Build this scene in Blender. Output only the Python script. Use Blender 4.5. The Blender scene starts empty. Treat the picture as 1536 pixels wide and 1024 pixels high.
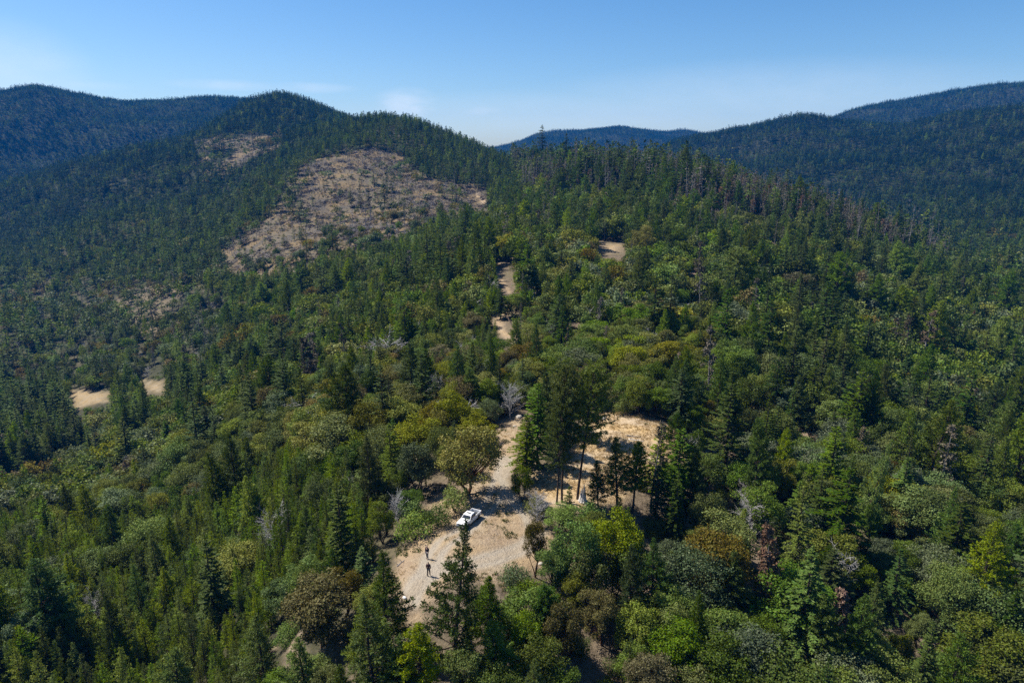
import bpy, bmesh, math, random
import numpy as np
from mathutils import Vector, Matrix

random.seed(7)
RNG = np.random.default_rng(11)
SC = bpy.context.scene
COL = SC.collection
R = math.radians

# ------------------------------------------------------------------ view geometry
# the photograph is 1536 x 1024; focal length 1024 px (24 mm on a 36 mm sensor)
FPX, CX, CY = 1024.0, 768.0, 512.0
PITCH = R(15.14)
CAM_Z = 46.0
CP, SP = math.cos(PITCH), math.sin(PITCH)


def ray(px, py):
    fx = np.asarray(px, float) - CX
    fy = CY - np.asarray(py, float)
    return fx, FPX * CP + fy * SP, -FPX * SP + fy * CP


def pix(x, y, z):
    """world -> photograph pixel (used to author where the woods thin out and to cull what no view can see)"""
    dz = np.asarray(z) - CAM_Z
    dep = y * CP - dz * SP
    up = y * SP + dz * CP
    dep = np.where(dep < 0.5, 0.5, dep)
    return CX + FPX * x / dep, CY - FPX * up / dep


# ------------------------------------------------------------------ terrain
# surveyed points: (photo column, photo row, horizontal distance in metres)
SEEN = [
    # clearing and road along the ridge
    (640, 860, 68), (740, 830, 72), (700, 780, 80), (600, 900, 63), (620, 940, 59), (790, 790, 79),
    (650, 1020, 52), (862, 745, 87), (950, 650, 109), (1000, 650, 110), (890, 690, 98), (765, 650, 109),
    (790, 590, 134), (760, 520, 178), (752, 480, 205), (745, 395, 290), (718, 295, 620),
    (900, 560, 150), (900, 460, 222), (920, 375, 330), (900, 308, 470), (900, 254, 600),
    # left slope
    (600, 600, 150), (500, 640, 140), (400, 600, 210), (440, 570, 250), (250, 600, 330), (120, 600, 400),
    (30, 700, 320), (100, 760, 225), (200, 720, 215), (300, 800, 140), (100, 950, 110), (0, 1024, 100),
    (400, 950, 80), (480, 900, 76), (460, 960, 68), (560, 900, 67), (520, 760, 97), (620, 700, 102),
    (200, 450, 600), (100, 450, 700), (50, 520, 560), (200, 520, 480), (0, 600, 480), (350, 450, 480),
    (-200, 600, 470), (-200, 800, 200), (-200, 1000, 120), (-200, 450, 720),
    # clearcut hill
    (400, 400, 480), (330, 400, 560), (480, 400, 430), (600, 400, 365), (680, 370, 390),
    (450, 262, 750), (560, 232, 780), (610, 238, 780), (650, 278, 650), (500, 330, 580), (600, 330, 520),
    (420, 300, 680), (600, 185, 960), (520, 192, 1060), (700, 226, 850), (755, 246, 760), (805, 252, 700),
    # left front hill
    (430, 144, 1500), (430, 180, 1250), (400, 220, 1050), (330, 240, 1000), (330, 290, 900), (250, 330, 850),
    (160, 300, 1050), (150, 350, 850), (250, 400, 650), (60, 400, 850), (0, 330, 1200), (300, 200, 1350),
    (200, 224, 1400), (100, 244, 1450), (0, 272, 1500), (-200, 300, 1500), (480, 165, 1400), (380, 155, 1480), (530, 186, 1380),
    # left far hill
    (0, 140, 2350), (60, 136, 2300), (120, 146, 2320), (180, 154, 2350), (290, 150, 2350), (380, 150, 2400), (0, 230, 1950), (100, 220, 1980), (200, 200, 2000), (-250, 150, 2300),
    # right hills
    (1200, 174, 1700), (1100, 192, 1650), (1000, 219, 1600), (1260, 184, 1750), (1330, 192, 1750), (1450, 182, 1700), (1536, 172, 1650), (1750, 160, 1650),
    (1150, 260, 1250), (1050, 255, 1320), (1300, 280, 1150), (1450, 280, 1100), (1400, 340, 850), (1500, 350, 800),
    (1450, 400, 620), (1300, 355, 520), (1200, 322, 520), (1100, 290, 530), (1000, 268, 560),
    (1200, 400, 370), (1300, 430, 380), (1400, 480, 370), (1500, 480, 430), (1500, 560, 320), (1350, 560, 260),
    (1200, 560, 200), (1050, 560, 165), (1050, 450, 250), (1100, 690, 125), (1250, 700, 140), (1400, 700, 180),
    (1536, 720, 200), (1150, 830, 92), (1300, 830, 105), (1450, 900, 105), (1000, 830, 81), (960, 900, 70),
    (1100, 980, 68), (1400, 1000, 86), (900, 1000, 58), (1700, 1000, 110), (1750, 700, 240), (1750, 480, 450), (1750, 340, 850),
    # far right and far centre mountains
    (1280, 178, 2500), (1330, 165, 2550), (1400, 153, 2600), (1460, 140, 2600), (1500, 136, 2600), (1560, 138, 2600), (1750, 153, 2600),
    (760, 224, 3000), (810, 208, 3000), (860, 206, 3000), (930, 199, 3000), (1000, 202, 3000), (1060, 206, 3000), (1130, 219, 3000),
]
# ground no pixel shows: (photo column at the horizon, distance, height)
HID = [
    (100, 1750, 0), (0, 1750, -20), (200, 1700, 22), (300, 1720, 70), (430, 1900, 120), (520, 1900, 110), (600, 1350, 45), (700, 1150, 10),
    (800, 900, 0), (800, 1500, -60), (900, 800, 0), (900, 1300, -60), (1000, 900, -15), (1000, 1250, 0), (1100, 800, -25), (1200, 780, -45),
    (1300, 760, -50), (700, 2200, -40), (850, 2300, -20), (1000, 2300, 40), (1200, 2100, 90), (1400, 2150, 90), (1700, 2150, 60),
    (0, 3500, 120), (300, 3500, 90), (500, 3200, 40), (700, 3500, 60), (900, 4300, 60), (1400, 3600, 120), (0, 4300, 60), (-300, 3600, 60), (1750, 3600, 80),
    (768, 30, -3), (300, 30, -10), (1300, 30, -8), (768, 8, -5), (0, 40, -22), (1536, 40, -16), (768, 42, -2),
    (-400, 60, -34), (1900, 60, -30), 
]
US, VS = 2.2, 1.0


def _tps_setup():
    s = np.array(SEEN, float)
    dx, dy, dz = ray(s[:, 0], s[:, 1])
    t = s[:, 2] / np.hypot(dx, dy)
    a1, d1, z1 = np.arctan2(dx, dy), s[:, 2], CAM_Z + dz * t
    h = np.array(HID, float)
    a2 = np.arctan2((h[:, 0] - CX) / FPX * CP * 1.0, 1.0)
    A = np.concatenate([a1, a2]); D = np.concatenate([d1, h[:, 1]]); Z = np.concatenate([z1, h[:, 2]])
    P = np.stack([A * US, np.log(D) * VS], 1)
    n = len(P)
    r2 = ((P[:, None] - P[None]) ** 2).sum(-1)
    K = 0.5 * r2 * np.log(r2 + 1e-12)
    # heights are fitted as an elevation angle (height over distance), so near and far ground weigh alike
    val = Z / D
    Q = np.concatenate([np.ones((n, 1)), P], 1)
    M = np.zeros((n + 3, n + 3))
    M[:n, :n] = K + np.eye(n) * 2e-4
    M[:n, n:] = Q
    M[n:, :n] = Q.T
    w = np.linalg.solve(M, np.concatenate([val, np.zeros(3)]))
    return P, w


_P, _W = _tps_setup()


def _tps(a, d):
    q = np.stack([a * US, np.log(d) * VS], -1).reshape(-1, 2)
    out = np.empty(len(q))
    n = len(_P)
    for i in range(0, len(q), 20000):
        c = q[i:i + 20000]
        r2 = ((c[:, None] - _P[None]) ** 2).sum(-1)
        out[i:i + 20000] = (0.5 * r2 * np.log(r2 + 1e-12)) @ _W[:n] + _W[n] + c @ _W[n + 1:]
    return out.reshape(np.shape(a)) * d


def vnoise(x, y, seed=0):
    """value noise, -1..1"""
    xi = np.floor(x).astype(np.int64); yi = np.floor(y).astype(np.int64)
    fx = x - xi; fy = y - yi
    fx = fx * fx * (3 - 2 * fx); fy = fy * fy * (3 - 2 * fy)

    def h(i, j):
        v = (i * 374761393 + j * 668265263 + seed * 974634911) & 0xFFFFFFFF
        v = ((v ^ (v >> 13)) * 1274126177) & 0xFFFFFFFF
        return ((v ^ (v >> 16)) & 0xFFFF) / 32767.5 - 1.0
    return (h(xi, yi) * (1 - fx) + h(xi + 1, yi) * fx) * (1 - fy) + (h(xi, yi + 1) * (1 - fx) + h(xi + 1, yi + 1) * fx) * fy


def fbm(x, y, seed=0, o=4):
    s, a, f = 0.0, 0.5, 1.0
    for k in range(o):
        s = s + a * vnoise(x * f, y * f, seed + k * 17); a *= 0.5; f *= 2.03
    return s


AZ0, AZ1, NAZ = R(-58), R(58), 291
LD0, LD1, NLD = math.log(3.0), math.log(7000.0), 640
_ga = np.linspace(AZ0, AZ1, NAZ); _gl = np.linspace(LD0, LD1, NLD)
_GA, _GL = np.meshgrid(_ga, _gl, indexing='ij')
_d = np.exp(_GL)
GRID = _tps(np.clip(_GA, R(-50), R(50)), np.clip(_d, 12, 6500))
_far = np.clip((_d - 3500) / 600, 0, 1)
GRID = GRID * (1 - _far) + 20 * _far
_x, _y = _d * np.sin(_GA), _d * np.cos(_GA)
# gullies and spurs on the hills, growing with distance; the ridge near by stays smooth
_am = np.clip((_d - 120) / 900, 0, 1)
GRID += _am * (fbm(_x / 220, _y / 220, 3, 4) * 26 * np.clip(_d / 1400, 0.25, 1.3) + fbm(_x / 40, _y / 40, 9, 2) * 3.0)
GRID += fbm(_x / 9, _y / 9, 5, 3) * 0.5 * np.clip((_d - 20) / 60, 0, 1)


def height(x, y):
    x = np.asarray(x, float); y = np.asarray(y, float)
    d = np.maximum(np.hypot(x, y), 3.0)
    a = np.arctan2(x, y)
    ac = np.clip(a, AZ0, AZ1)
    u = (ac - AZ0) / (AZ1 - AZ0) * (NAZ - 1)
    v = np.clip((np.log(d) - LD0) / (LD1 - LD0) * (NLD - 1), 0, NLD - 1.001)
    i = np.clip(u.astype(int), 0, NAZ - 2); j = np.clip(v.astype(int), 0, NLD - 2)
    fu, fv = u - i, v - j
    z = (GRID[i, j] * (1 - fu) + GRID[i + 1, j] * fu) * (1 - fv) + (GRID[i, j + 1] * (1 - fu) + GRID[i + 1, j + 1] * fu) * fv
    b = np.clip((np.abs(a) - R(60)) / R(60), 0, 1)
    b = b * b * (3 - 2 * b)
    return z * (1 - b) + (-25) * b


def ground_at(px, py, dmin=30, dmax=6000):
    """where the view ray through a photo pixel first meets the ground"""
    dx, dy, dz = ray(px, py)
    hh = math.hypot(float(dx), float(dy))
    d = np.exp(np.linspace(math.log(dmin), math.log(dmax), 4000))
    x, y, z = dx / hh * d, dy / hh * d, CAM_Z + dz / hh * d
    k = np.nonzero(z < height(x, y))[0]
    k = k[0] if len(k) else len(d) - 1
    return np.array([x[k], y[k], float(height(x[k], y[k]))])


# ------------------------------------------------------------------ masks on the ground (world polygons)
def wpoly(pts):
    return np.array([ground_at(*p)[:2] for p in pts])


def poly_dist(poly, x, y):
    """signed distance to a polygon, positive inside"""
    inside = np.zeros(x.shape, bool); dmin = np.full(x.shape, 1e9)
    n = len(poly)
    for i in range(n):
        x0, y0 = poly[i]; x1, y1 = poly[(i + 1) % n]
        c = ((y0 > y) != (y1 > y)) & (x < (x1 - x0) * (y - y0) / (y1 - y0 + 1e-12) + x0)
        inside ^= c
        t = np.clip(((x - x0) * (x1 - x0) + (y - y0) * (y1 - y0)) / ((x1 - x0) ** 2 + (y1 - y0) ** 2 + 1e-9), 0, 1)
        dmin = np.minimum(dmin, np.hypot(x - x0 - t * (x1 - x0), y - y0 - t * (y1 - y0)))
    return np.where(inside, dmin, -dmin)


def line_dist(pl, x, y):
    dmin = np.full(x.shape, 1e9)
    for i in range(len(pl) - 1):
        x0, y0 = pl[i][:2]; x1, y1 = pl[i + 1][:2]
        t = np.clip(((x - x0) * (x1 - x0) + (y - y0) * (y1 - y0)) / ((x1 - x0) ** 2 + (y1 - y0) ** 2 + 1e-9), 0, 1)
        dmin = np.minimum(dmin, np.hypot(x - x0 - t * (x1 - x0), y - y0 - t * (y1 - y0)))
    return dmin


PX_CLEARING = [(596, 842), (618, 812), (640, 792), (645, 745), (690, 730), (728, 690), (748, 640), (778, 640), (770, 700), (768, 745), (802, 762),
               (812, 792), (842, 815), (832, 845), (780, 855), (735, 875), (690, 860), (650, 905), (640, 945), (608, 935), (588, 880)]
PX_UPPER = [(800, 738), (800, 715), (850, 690), (880, 640), (905, 612), (950, 622), (985, 630), (1030, 655), (1062, 690), (1000, 700), (975, 725), (900, 765), (830, 760)]
PX_CUT = [(430, 262), (470, 240), (540, 224), (600, 226), (615, 245), (640, 268), (700, 277), (727, 283), (729, 312), (690, 340), (640, 345),
          (560, 375), (480, 390), (420, 405), (350, 420), (310, 400), (340, 370), (400, 330), (435, 300)]
PX_SMALLCUT = [(288, 212), (350, 205), (430, 201), (418, 225), (360, 252), (300, 242)]
PX_MEADOWS = [[(106, 585), (162, 588), (166, 602), (108, 614)], [(214, 570), (246, 571), (246, 592), (216, 588)],
              [(906, 366), (931, 366), (930, 380), (908, 381)], [(1490, 517), (1504, 517), (1508, 532), (1494, 532)]]
PX_BARE = [[(178, 452), (205, 440), (240, 446), (262, 438), (288, 452), (270, 470), (236, 486), (214, 474), (192, 480)], 
           [(1268, 555), (1300, 556), (1350, 600), (1310, 600)], [(1095, 785), (1150, 790), (1175, 850), (1110, 840)], [(940, 870), (1000, 880), (1000, 905), (945, 900)],
           [(1390, 955), (1420, 960), (1445, 1024), (1405, 1024)], [(418, 958), (442, 966), (458, 1000), (436, 996)], [(830, 985), (890, 970), (900, 1000), (840, 1005)],
           [(1030, 410), (1060, 400), (1050, 440), (1036, 440)], [(1065, 640), (1120, 640), (1130, 700), (1075, 710)], [(1180, 640), (1230, 650), (1240, 690), (1195, 685)]]
PX_ROAD = [(742, 690), (762, 655), (772, 620), (780, 590), (776, 560), (772, 524), (766, 510), (752, 496), (747, 482), (756, 468), (766, 450), (763, 436), (750, 420), (742, 404), (748, 392), (760, 378), (756, 350), (742, 325), (724, 300), (716, 290)]

W_CLEARING = wpoly(PX_CLEARING); W_UPPER = wpoly(PX_UPPER); W_CUT = wpoly(PX_CUT); W_SMALLCUT = wpoly(PX_SMALLCUT)
W_MEADOWS = [wpoly(p) for p in PX_MEADOWS]; W_BARE = [wpoly(p) for p in PX_BARE]
PX_TRACK = [(612, 900), (632, 868), (655, 852), (700, 846), (745, 836), (790, 818), (808, 796), (795, 772), (772, 748), (757, 712), (758, 690)]
W_TRACK = wpoly(PX_TRACK); W_TRACK2 = wpoly([(640, 860), (652, 832), (668, 812), (690, 800), (715, 775), (740, 750), (757, 700)])
W_ROAD = np.array([ground_at(*p)[:2] for p in PX_ROAD])


def sstep(a, b, v):
    t = np.clip((v - a) / (b - a), 0, 1)
    return t * t * (3 - 2 * t)


def in_vis(x, y):
    # stretches of the road that are kept wide: at the clearing, and at two bends further on
    d = np.hypot(x, y)
    return (d < 118) | ((d > 183) & (d < 225)) | ((d > 255) & (d < 310)) | (d > 560)


def ground_masks(x, y):
    """dirt, dry grass, logged slope, sparse bare ground: 0..1 each"""
    d = np.hypot(x, y)
    wob = fbm(x / 3.0, y / 3.0, 21, 3) * 1.6
    wobf = fbm(x / 30.0, y / 30.0, 23, 4) * 34
    road = sstep(-0.9, 0.9, np.where(in_vis(x, y), np.where(d < 125, 2.1, 1.2), 0.2) + np.clip((d - 450) / 120, 0, 3.0) - line_dist(W_ROAD, x, y) + wob * 0.5)
    clear = sstep(-1.0, 1.2, poly_dist(W_CLEARING, x, y) + wob)
    grass = sstep(-1.0, 1.5, poly_dist(W_UPPER, x, y) + wob)
    for p in W_MEADOWS:
        grass = np.maximum(grass, 0.62 * sstep(-4, 6, poly_dist(p, x, y) + wob * 2.5))
    cut = np.maximum(sstep(-8, 8, poly_dist(W_CUT, x, y) + wobf), sstep(-8, 10, poly_dist(W_SMALLCUT, x, y) * 0.5 + wobf * 1.8 - 9))
    bare = np.zeros_like(x)
    for k, p in enumerate(W_BARE):
        if k == 0:      # scrubby opening on the valley side: never fully bare
            bare = np.maximum(bare, 0.38 * sstep(-16, 16, poly_dist(p, x, y) + wobf * 1.3))
        else:
            bare = np.maximum(bare, sstep(-2, 2, poly_dist(p, x, y) + wob * 1.5))
    trk = np.minimum(np.abs(line_dist(W_TRACK, x, y) - 0.85), np.abs(line_dist(W_TRACK2, x, y) - 0.85))
    track = np.maximum(sstep(0.9, 0.1, trk + wob * 0.25), 0.75 * sstep(2.2, 0.6, line_dist(W_TRACK, x, y) + wob * 0.4)) * np.clip(clear + road, 0, 1)
    return road, clear, grass, cut, bare, track

# ------------------------------------------------------------------ materials
def new_mat(name):
    m = bpy.data.materials.new(name)
    m.use_nodes = True
    m.node_tree.nodes.clear()
    return m, m.node_tree.nodes, m.node_tree.links


def leaf_mat(name, rgb, hue=0.02, sat=0.2, val=0.45, trans=0.25, gloss=0.018):
    """leaf or needle: diffuse + light passing through + a faint sheen; every plant gets its own shade"""
    m, N, L = new_mat(name)
    out = N.new('ShaderNodeOutputMaterial')
    oi = N.new('ShaderNodeObjectInfo')
    geo = N.new('ShaderNodeNewGeometry')
    wn = N.new('ShaderNodeTexWhiteNoise'); wn.noise_dimensions = '1D'
    L.new(oi.outputs['Random'], wn.inputs['W'])
    sep = N.new('ShaderNodeSeparateColor'); L.new(wn.outputs['Color'], sep.inputs[0])
    hsv = N.new('ShaderNodeHueSaturation'); hsv.inputs['Color'].default_value = (*rgb, 1)

    def rng(src, lo, hi):
        r = N.new('ShaderNodeMapRange'); r.inputs['To Min'].default_value = lo; r.inputs['To Max'].default_value = hi
        L.new(src, r.inputs['Value']); return r.outputs[0]
    isl = N.new('ShaderNodeTexWhiteNoise'); isl.noise_dimensions = '1D'; L.new(geo.outputs['Random Per Island'], isl.inputs['W'])
    hu = N.new('ShaderNodeMath'); hu.operation = 'ADD'; L.new(rng(sep.outputs[0], 0.5 - hue, 0.5 + hue), hu.inputs[0]); L.new(rng(isl.outputs['Value'], -0.022, 0.018), hu.inputs[1])
    L.new(hu.outputs[0], hsv.inputs['Hue'])
    L.new(rng(sep.outputs[1], 1 - sat, 1 + sat), hsv.inputs['Saturation'])
    # each spray of leaves differs a little from its neighbours
    v1 = rng(sep.outputs[2], 1 - val, 1 + val)
    v2 = rng(geo.outputs['Random Per Island'], 0.72, 1.28)
    mu = N.new('ShaderNodeMath'); mu.operation = 'MULTIPLY'
    L.new(v1, mu.inputs[0]); L.new(v2, mu.inputs[1]); L.new(mu.outputs[0], hsv.inputs['Value'])
    dif = N.new('ShaderNodeBsdfDiffuse'); L.new(hsv.outputs[0], dif.inputs['Color'])
    tra = N.new('ShaderNodeBsdfTranslucent')
    warm = N.new('ShaderNodeMix'); warm.data_type = 'RGBA'; warm.blend_type = 'MULTIPLY'; warm.inputs[0].default_value = 1
    L.new(hsv.outputs[0], warm.inputs[6]); warm.inputs[7].default_value = (1.25, 1.15, 0.5, 1)
    L.new(warm.outputs[2], tra.inputs['Color'])
    mx = N.new('ShaderNodeMixShader'); mx.inputs[0].default_value = trans
    L.new(dif.outputs[0], mx.inputs[1]); L.new(tra.outputs[0], mx.inputs[2])
    gl = N.new('ShaderNodeBsdfGlossy'); gl.inputs['Roughness'].default_value = 0.55; gl.inputs['Color'].default_value = (0.6, 0.65, 0.5, 1)
    m2 = N.new('ShaderNodeMixShader'); m2.inputs[0].default_value = gloss
    L.new(mx.outputs[0], m2.inputs[1]); L.new(gl.outputs[0], m2.inputs[2])
    L.new(m2.outputs[0], out.inputs['Surface'])
    return m


def bark_mat(name, c1, c2, scale=6.0):
    m, N, L = new_mat(name)
    out = N.new('ShaderNodeOutputMaterial'); b = N.new('ShaderNodeBsdfPrincipled')
    tc = N.new('ShaderNodeTexCoord'); mp = N.new('ShaderNodeMapping'); mp.inputs['Scale'].default_value = (scale, scale, scale * 0.25)
    L.new(tc.outputs['Object'], mp.inputs[0])
    n = N.new('ShaderNodeTexNoise'); n.inputs['Scale'].default_value = 1.0; n.inputs['Detail'].default_value = 5; L.new(mp.outputs[0], n.inputs['Vector'])
    cr = N.new('ShaderNodeValToRGB'); cr.color_ramp.elements[0].position = 0.35; cr.color_ramp.elements[1].position = 0.68
    cr.color_ramp.elements[0].color = (*c1, 1); cr.color_ramp.elements[1].color = (*c2, 1)
    L.new(n.outputs[0], cr.inputs[0]); L.new(cr.outputs[0], b.inputs['Base Color'])
    b.inputs['Roughness'].default_value = 0.9; b.inputs['Specular IOR Level'].default_value = 0.15
    L.new(b.outputs[0], out.inputs['Surface'])
    return m


def plain_mat(name, rgb, rough=0.6, metal=0.0, spec=0.5, vary=0.0, scale=4.0, coat=0.0):
    m, N, L = new_mat(name)
    out = N.new('ShaderNodeOutputMaterial'); b = N.new('ShaderNodeBsdfPrincipled')
    b.inputs['Base Color'].default_value = (*rgb, 1)
    b.inputs['Roughness'].default_value = rough; b.inputs['Metallic'].default_value = metal; b.inputs['Specular IOR Level'].default_value = spec
    b.inputs['Coat Weight'].default_value = coat
    if vary:
        tc = N.new('ShaderNodeTexCoord'); n = N.new('ShaderNodeTexNoise'); n.inputs['Scale'].default_value = scale; n.inputs['Detail'].default_value = 4
        L.new(tc.outputs['Object'], n.inputs['Vector'])
        mx = N.new('ShaderNodeMix'); mx.data_type = 'RGBA'; L.new(n.outputs[0], mx.inputs[0])
        mx.inputs[6].default_value = (*[c * (1 - vary) for c in rgb], 1); mx.inputs[7].default_value = (*[min(1, c * (1 + vary)) for c in rgb], 1)
        L.new(mx.outputs[2], b.inputs['Base Color'])
    L.new(b.outputs[0], out.inputs['Surface'])
    return m


LEAF = {
    'deep': leaf_mat('far_shade_fir_needles', (0.010, 0.030, 0.015), hue=0.015, val=0.3),  # darkened fir needles: far-hill shade put into the colour
    'fir': leaf_mat('fir_needles', (0.054, 0.090, 0.016), trans=0.34),
    'pine': leaf_mat('pine_needles', (0.078, 0.120, 0.018), trans=0.34),
    'young': leaf_mat('young_pine_needles', (0.125, 0.178, 0.018), hue=0.02, trans=0.34),
    'oak': leaf_mat('oak_leaves', (0.084, 0.120, 0.021), hue=0.025),
    'olive': leaf_mat('olive_oak_leaves', (0.122, 0.142, 0.022), hue=0.018),
    'gold': leaf_mat('golden_oak_leaves', (0.150, 0.152, 0.020), hue=0.015),
    'brown': leaf_mat('brownish_leaves', (0.135, 0.112, 0.034), hue=0.02, sat=0.3),
    'lime': leaf_mat('bright_green_leaves', (0.108, 0.160, 0.020), hue=0.02),
    'grey': leaf_mat('grey_green_leaves', (0.090, 0.118, 0.058), hue=0.025, gloss=0.03),
    'red': leaf_mat('dead_red_needles', (0.140, 0.082, 0.054), hue=0.012, sat=0.3, trans=0.12, gloss=0.02),
    'dry': leaf_mat('dry_brown_twigs', (0.110, 0.090, 0.062), hue=0.01, sat=0.4, trans=0.05, gloss=0.02),
}
BARK = bark_mat('dark_bark', (0.030, 0.022, 0.018), (0.095, 0.070, 0.052))
BARK_RED = bark_mat('madrone_bark', (0.050, 0.022, 0.014), (0.150, 0.075, 0.045))
BARK_DEAD = bark_mat('weathered_dead_wood', (0.110, 0.098, 0.090), (0.300, 0.280, 0.265))
SILVER = bark_mat('silver_dead_wood', (0.24, 0.23, 0.225), (0.46, 0.45, 0.44))
WOOD_PALE = bark_mat('bleached_wood', (0.35, 0.33, 0.31), (0.72, 0.70, 0.68), 3.0)


# ------------------------------------------------------------------ mesh building with numpy
class MB:
    def __init__(self):
        self.v, self.f3, self.f4, self.m3, self.m4, self.n = [], [], [], [], [], 0

    def add(self, v, f, mat=0):
        v = np.asarray(v, float); f = np.asarray(f, int)
        self.v.append(v)
        (self.f4 if f.shape[1] == 4 else self.f3).append(f + self.n)
        (self.m4 if f.shape[1] == 4 else self.m3).append(np.full(len(f), mat))
        self.n += len(v)

    def tube(self, pts, rad, sides=6, mat=0):
        pts = np.asarray(pts, float); rad = np.asarray(rad, float); k = len(pts)
        t = np.gradient(pts, axis=0); t /= np.linalg.norm(t, axis=1)[:, None] + 1e-9
        ref = np.array([0.0, 0.0, 1.0]) if abs(t[0, 2]) < 0.8 else np.array([1.0, 0.0, 0.0])
        a = np.cross(t, ref); a /= np.linalg.norm(a, axis=1)[:, None] + 1e-9
        b = np.cross(t, a)
        th = np.linspace(0, 2 * math.pi, sides, endpoint=False)
        ring = (a[:, None] * np.cos(th)[None, :, None] + b[:, None] * np.sin(th)[None, :, None]) * rad[:, None, None] + pts[:, None]
        i = np.arange(k * sides).reshape(k, sides)
        q = np.stack([i[:-1], np.roll(i[:-1], -1, 1), np.roll(i[1:], -1, 1), i[1:]], -1).reshape(-1, 4)
        self.add(ring.reshape(-1, 3), q, mat)

    def blades(self, c, u, w, length, width, mat=0):
        """leaf-shaped quads: start c, direction u, facing w"""
        u = u / (np.linalg.norm(u, axis=1)[:, None] + 1e-9)
        s = np.cross(w, u); s /= np.linalg.norm(s, axis=1)[:, None] + 1e-9
        length = np.broadcast_to(length, (len(c),))[:, None]; width = np.broadcast_to(width, (len(c),))[:, None]
        v = np.stack([c, c + u * length * 0.5 + s * width * 0.5, c + u * length, c + u * length * 0.5 - s * width * 0.5], 1).reshape(-1, 3)
        self.add(v, np.arange(len(c) * 4).reshape(-1, 4), mat)

    def mesh(self, name, mats, smooth=False):
        V = np.concatenate(self.v)
        f3 = np.concatenate(self.f3) if self.f3 else np.zeros((0, 3), int)
        f4 = np.concatenate(self.f4) if self.f4 else np.zeros((0, 4), int)
        mi = np.concatenate([*self.m3, *self.m4]) if (self.m3 or self.m4) else np.zeros(0, int)
        return raw_mesh(name, V, f3, f4, mats, mi, smooth)


def raw_mesh(name, V, f3, f4, mats, mi=None, smooth=False):
    me = bpy.data.meshes.new(name)
    n3, n4 = len(f3), len(f4)
    me.vertices.add(len(V)); me.vertices.foreach_set('co', np.ascontiguousarray(V, np.float32).reshape(-1))
    loops = np.concatenate([np.asarray(f3, np.int32).reshape(-1), np.asarray(f4, np.int32).reshape(-1)])
    me.loops.add(len(loops)); me.loops.foreach_set('vertex_index', loops)
    me.polygons.add(n3 + n4)
    st = np.concatenate([np.arange(n3) * 3, n3 * 3 + np.arange(n4) * 4]).astype(np.int32)
    me.polygons.foreach_set('loop_start', st)
    if mi is not None and len(mi):
        me.polygons.foreach_set('material_index', np.asarray(mi, np.int32))
    if smooth:
        me.polygons.foreach_set('use_smooth', np.ones(n3 + n4, bool))
    for m in mats:
        me.materials.append(m)
    me.update(calc_edges=True)
    return me


def rdir(rng, n):
    d = rng.normal(size=(n, 3))
    return d / np.linalg.norm(d, axis=1)[:, None]


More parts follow.
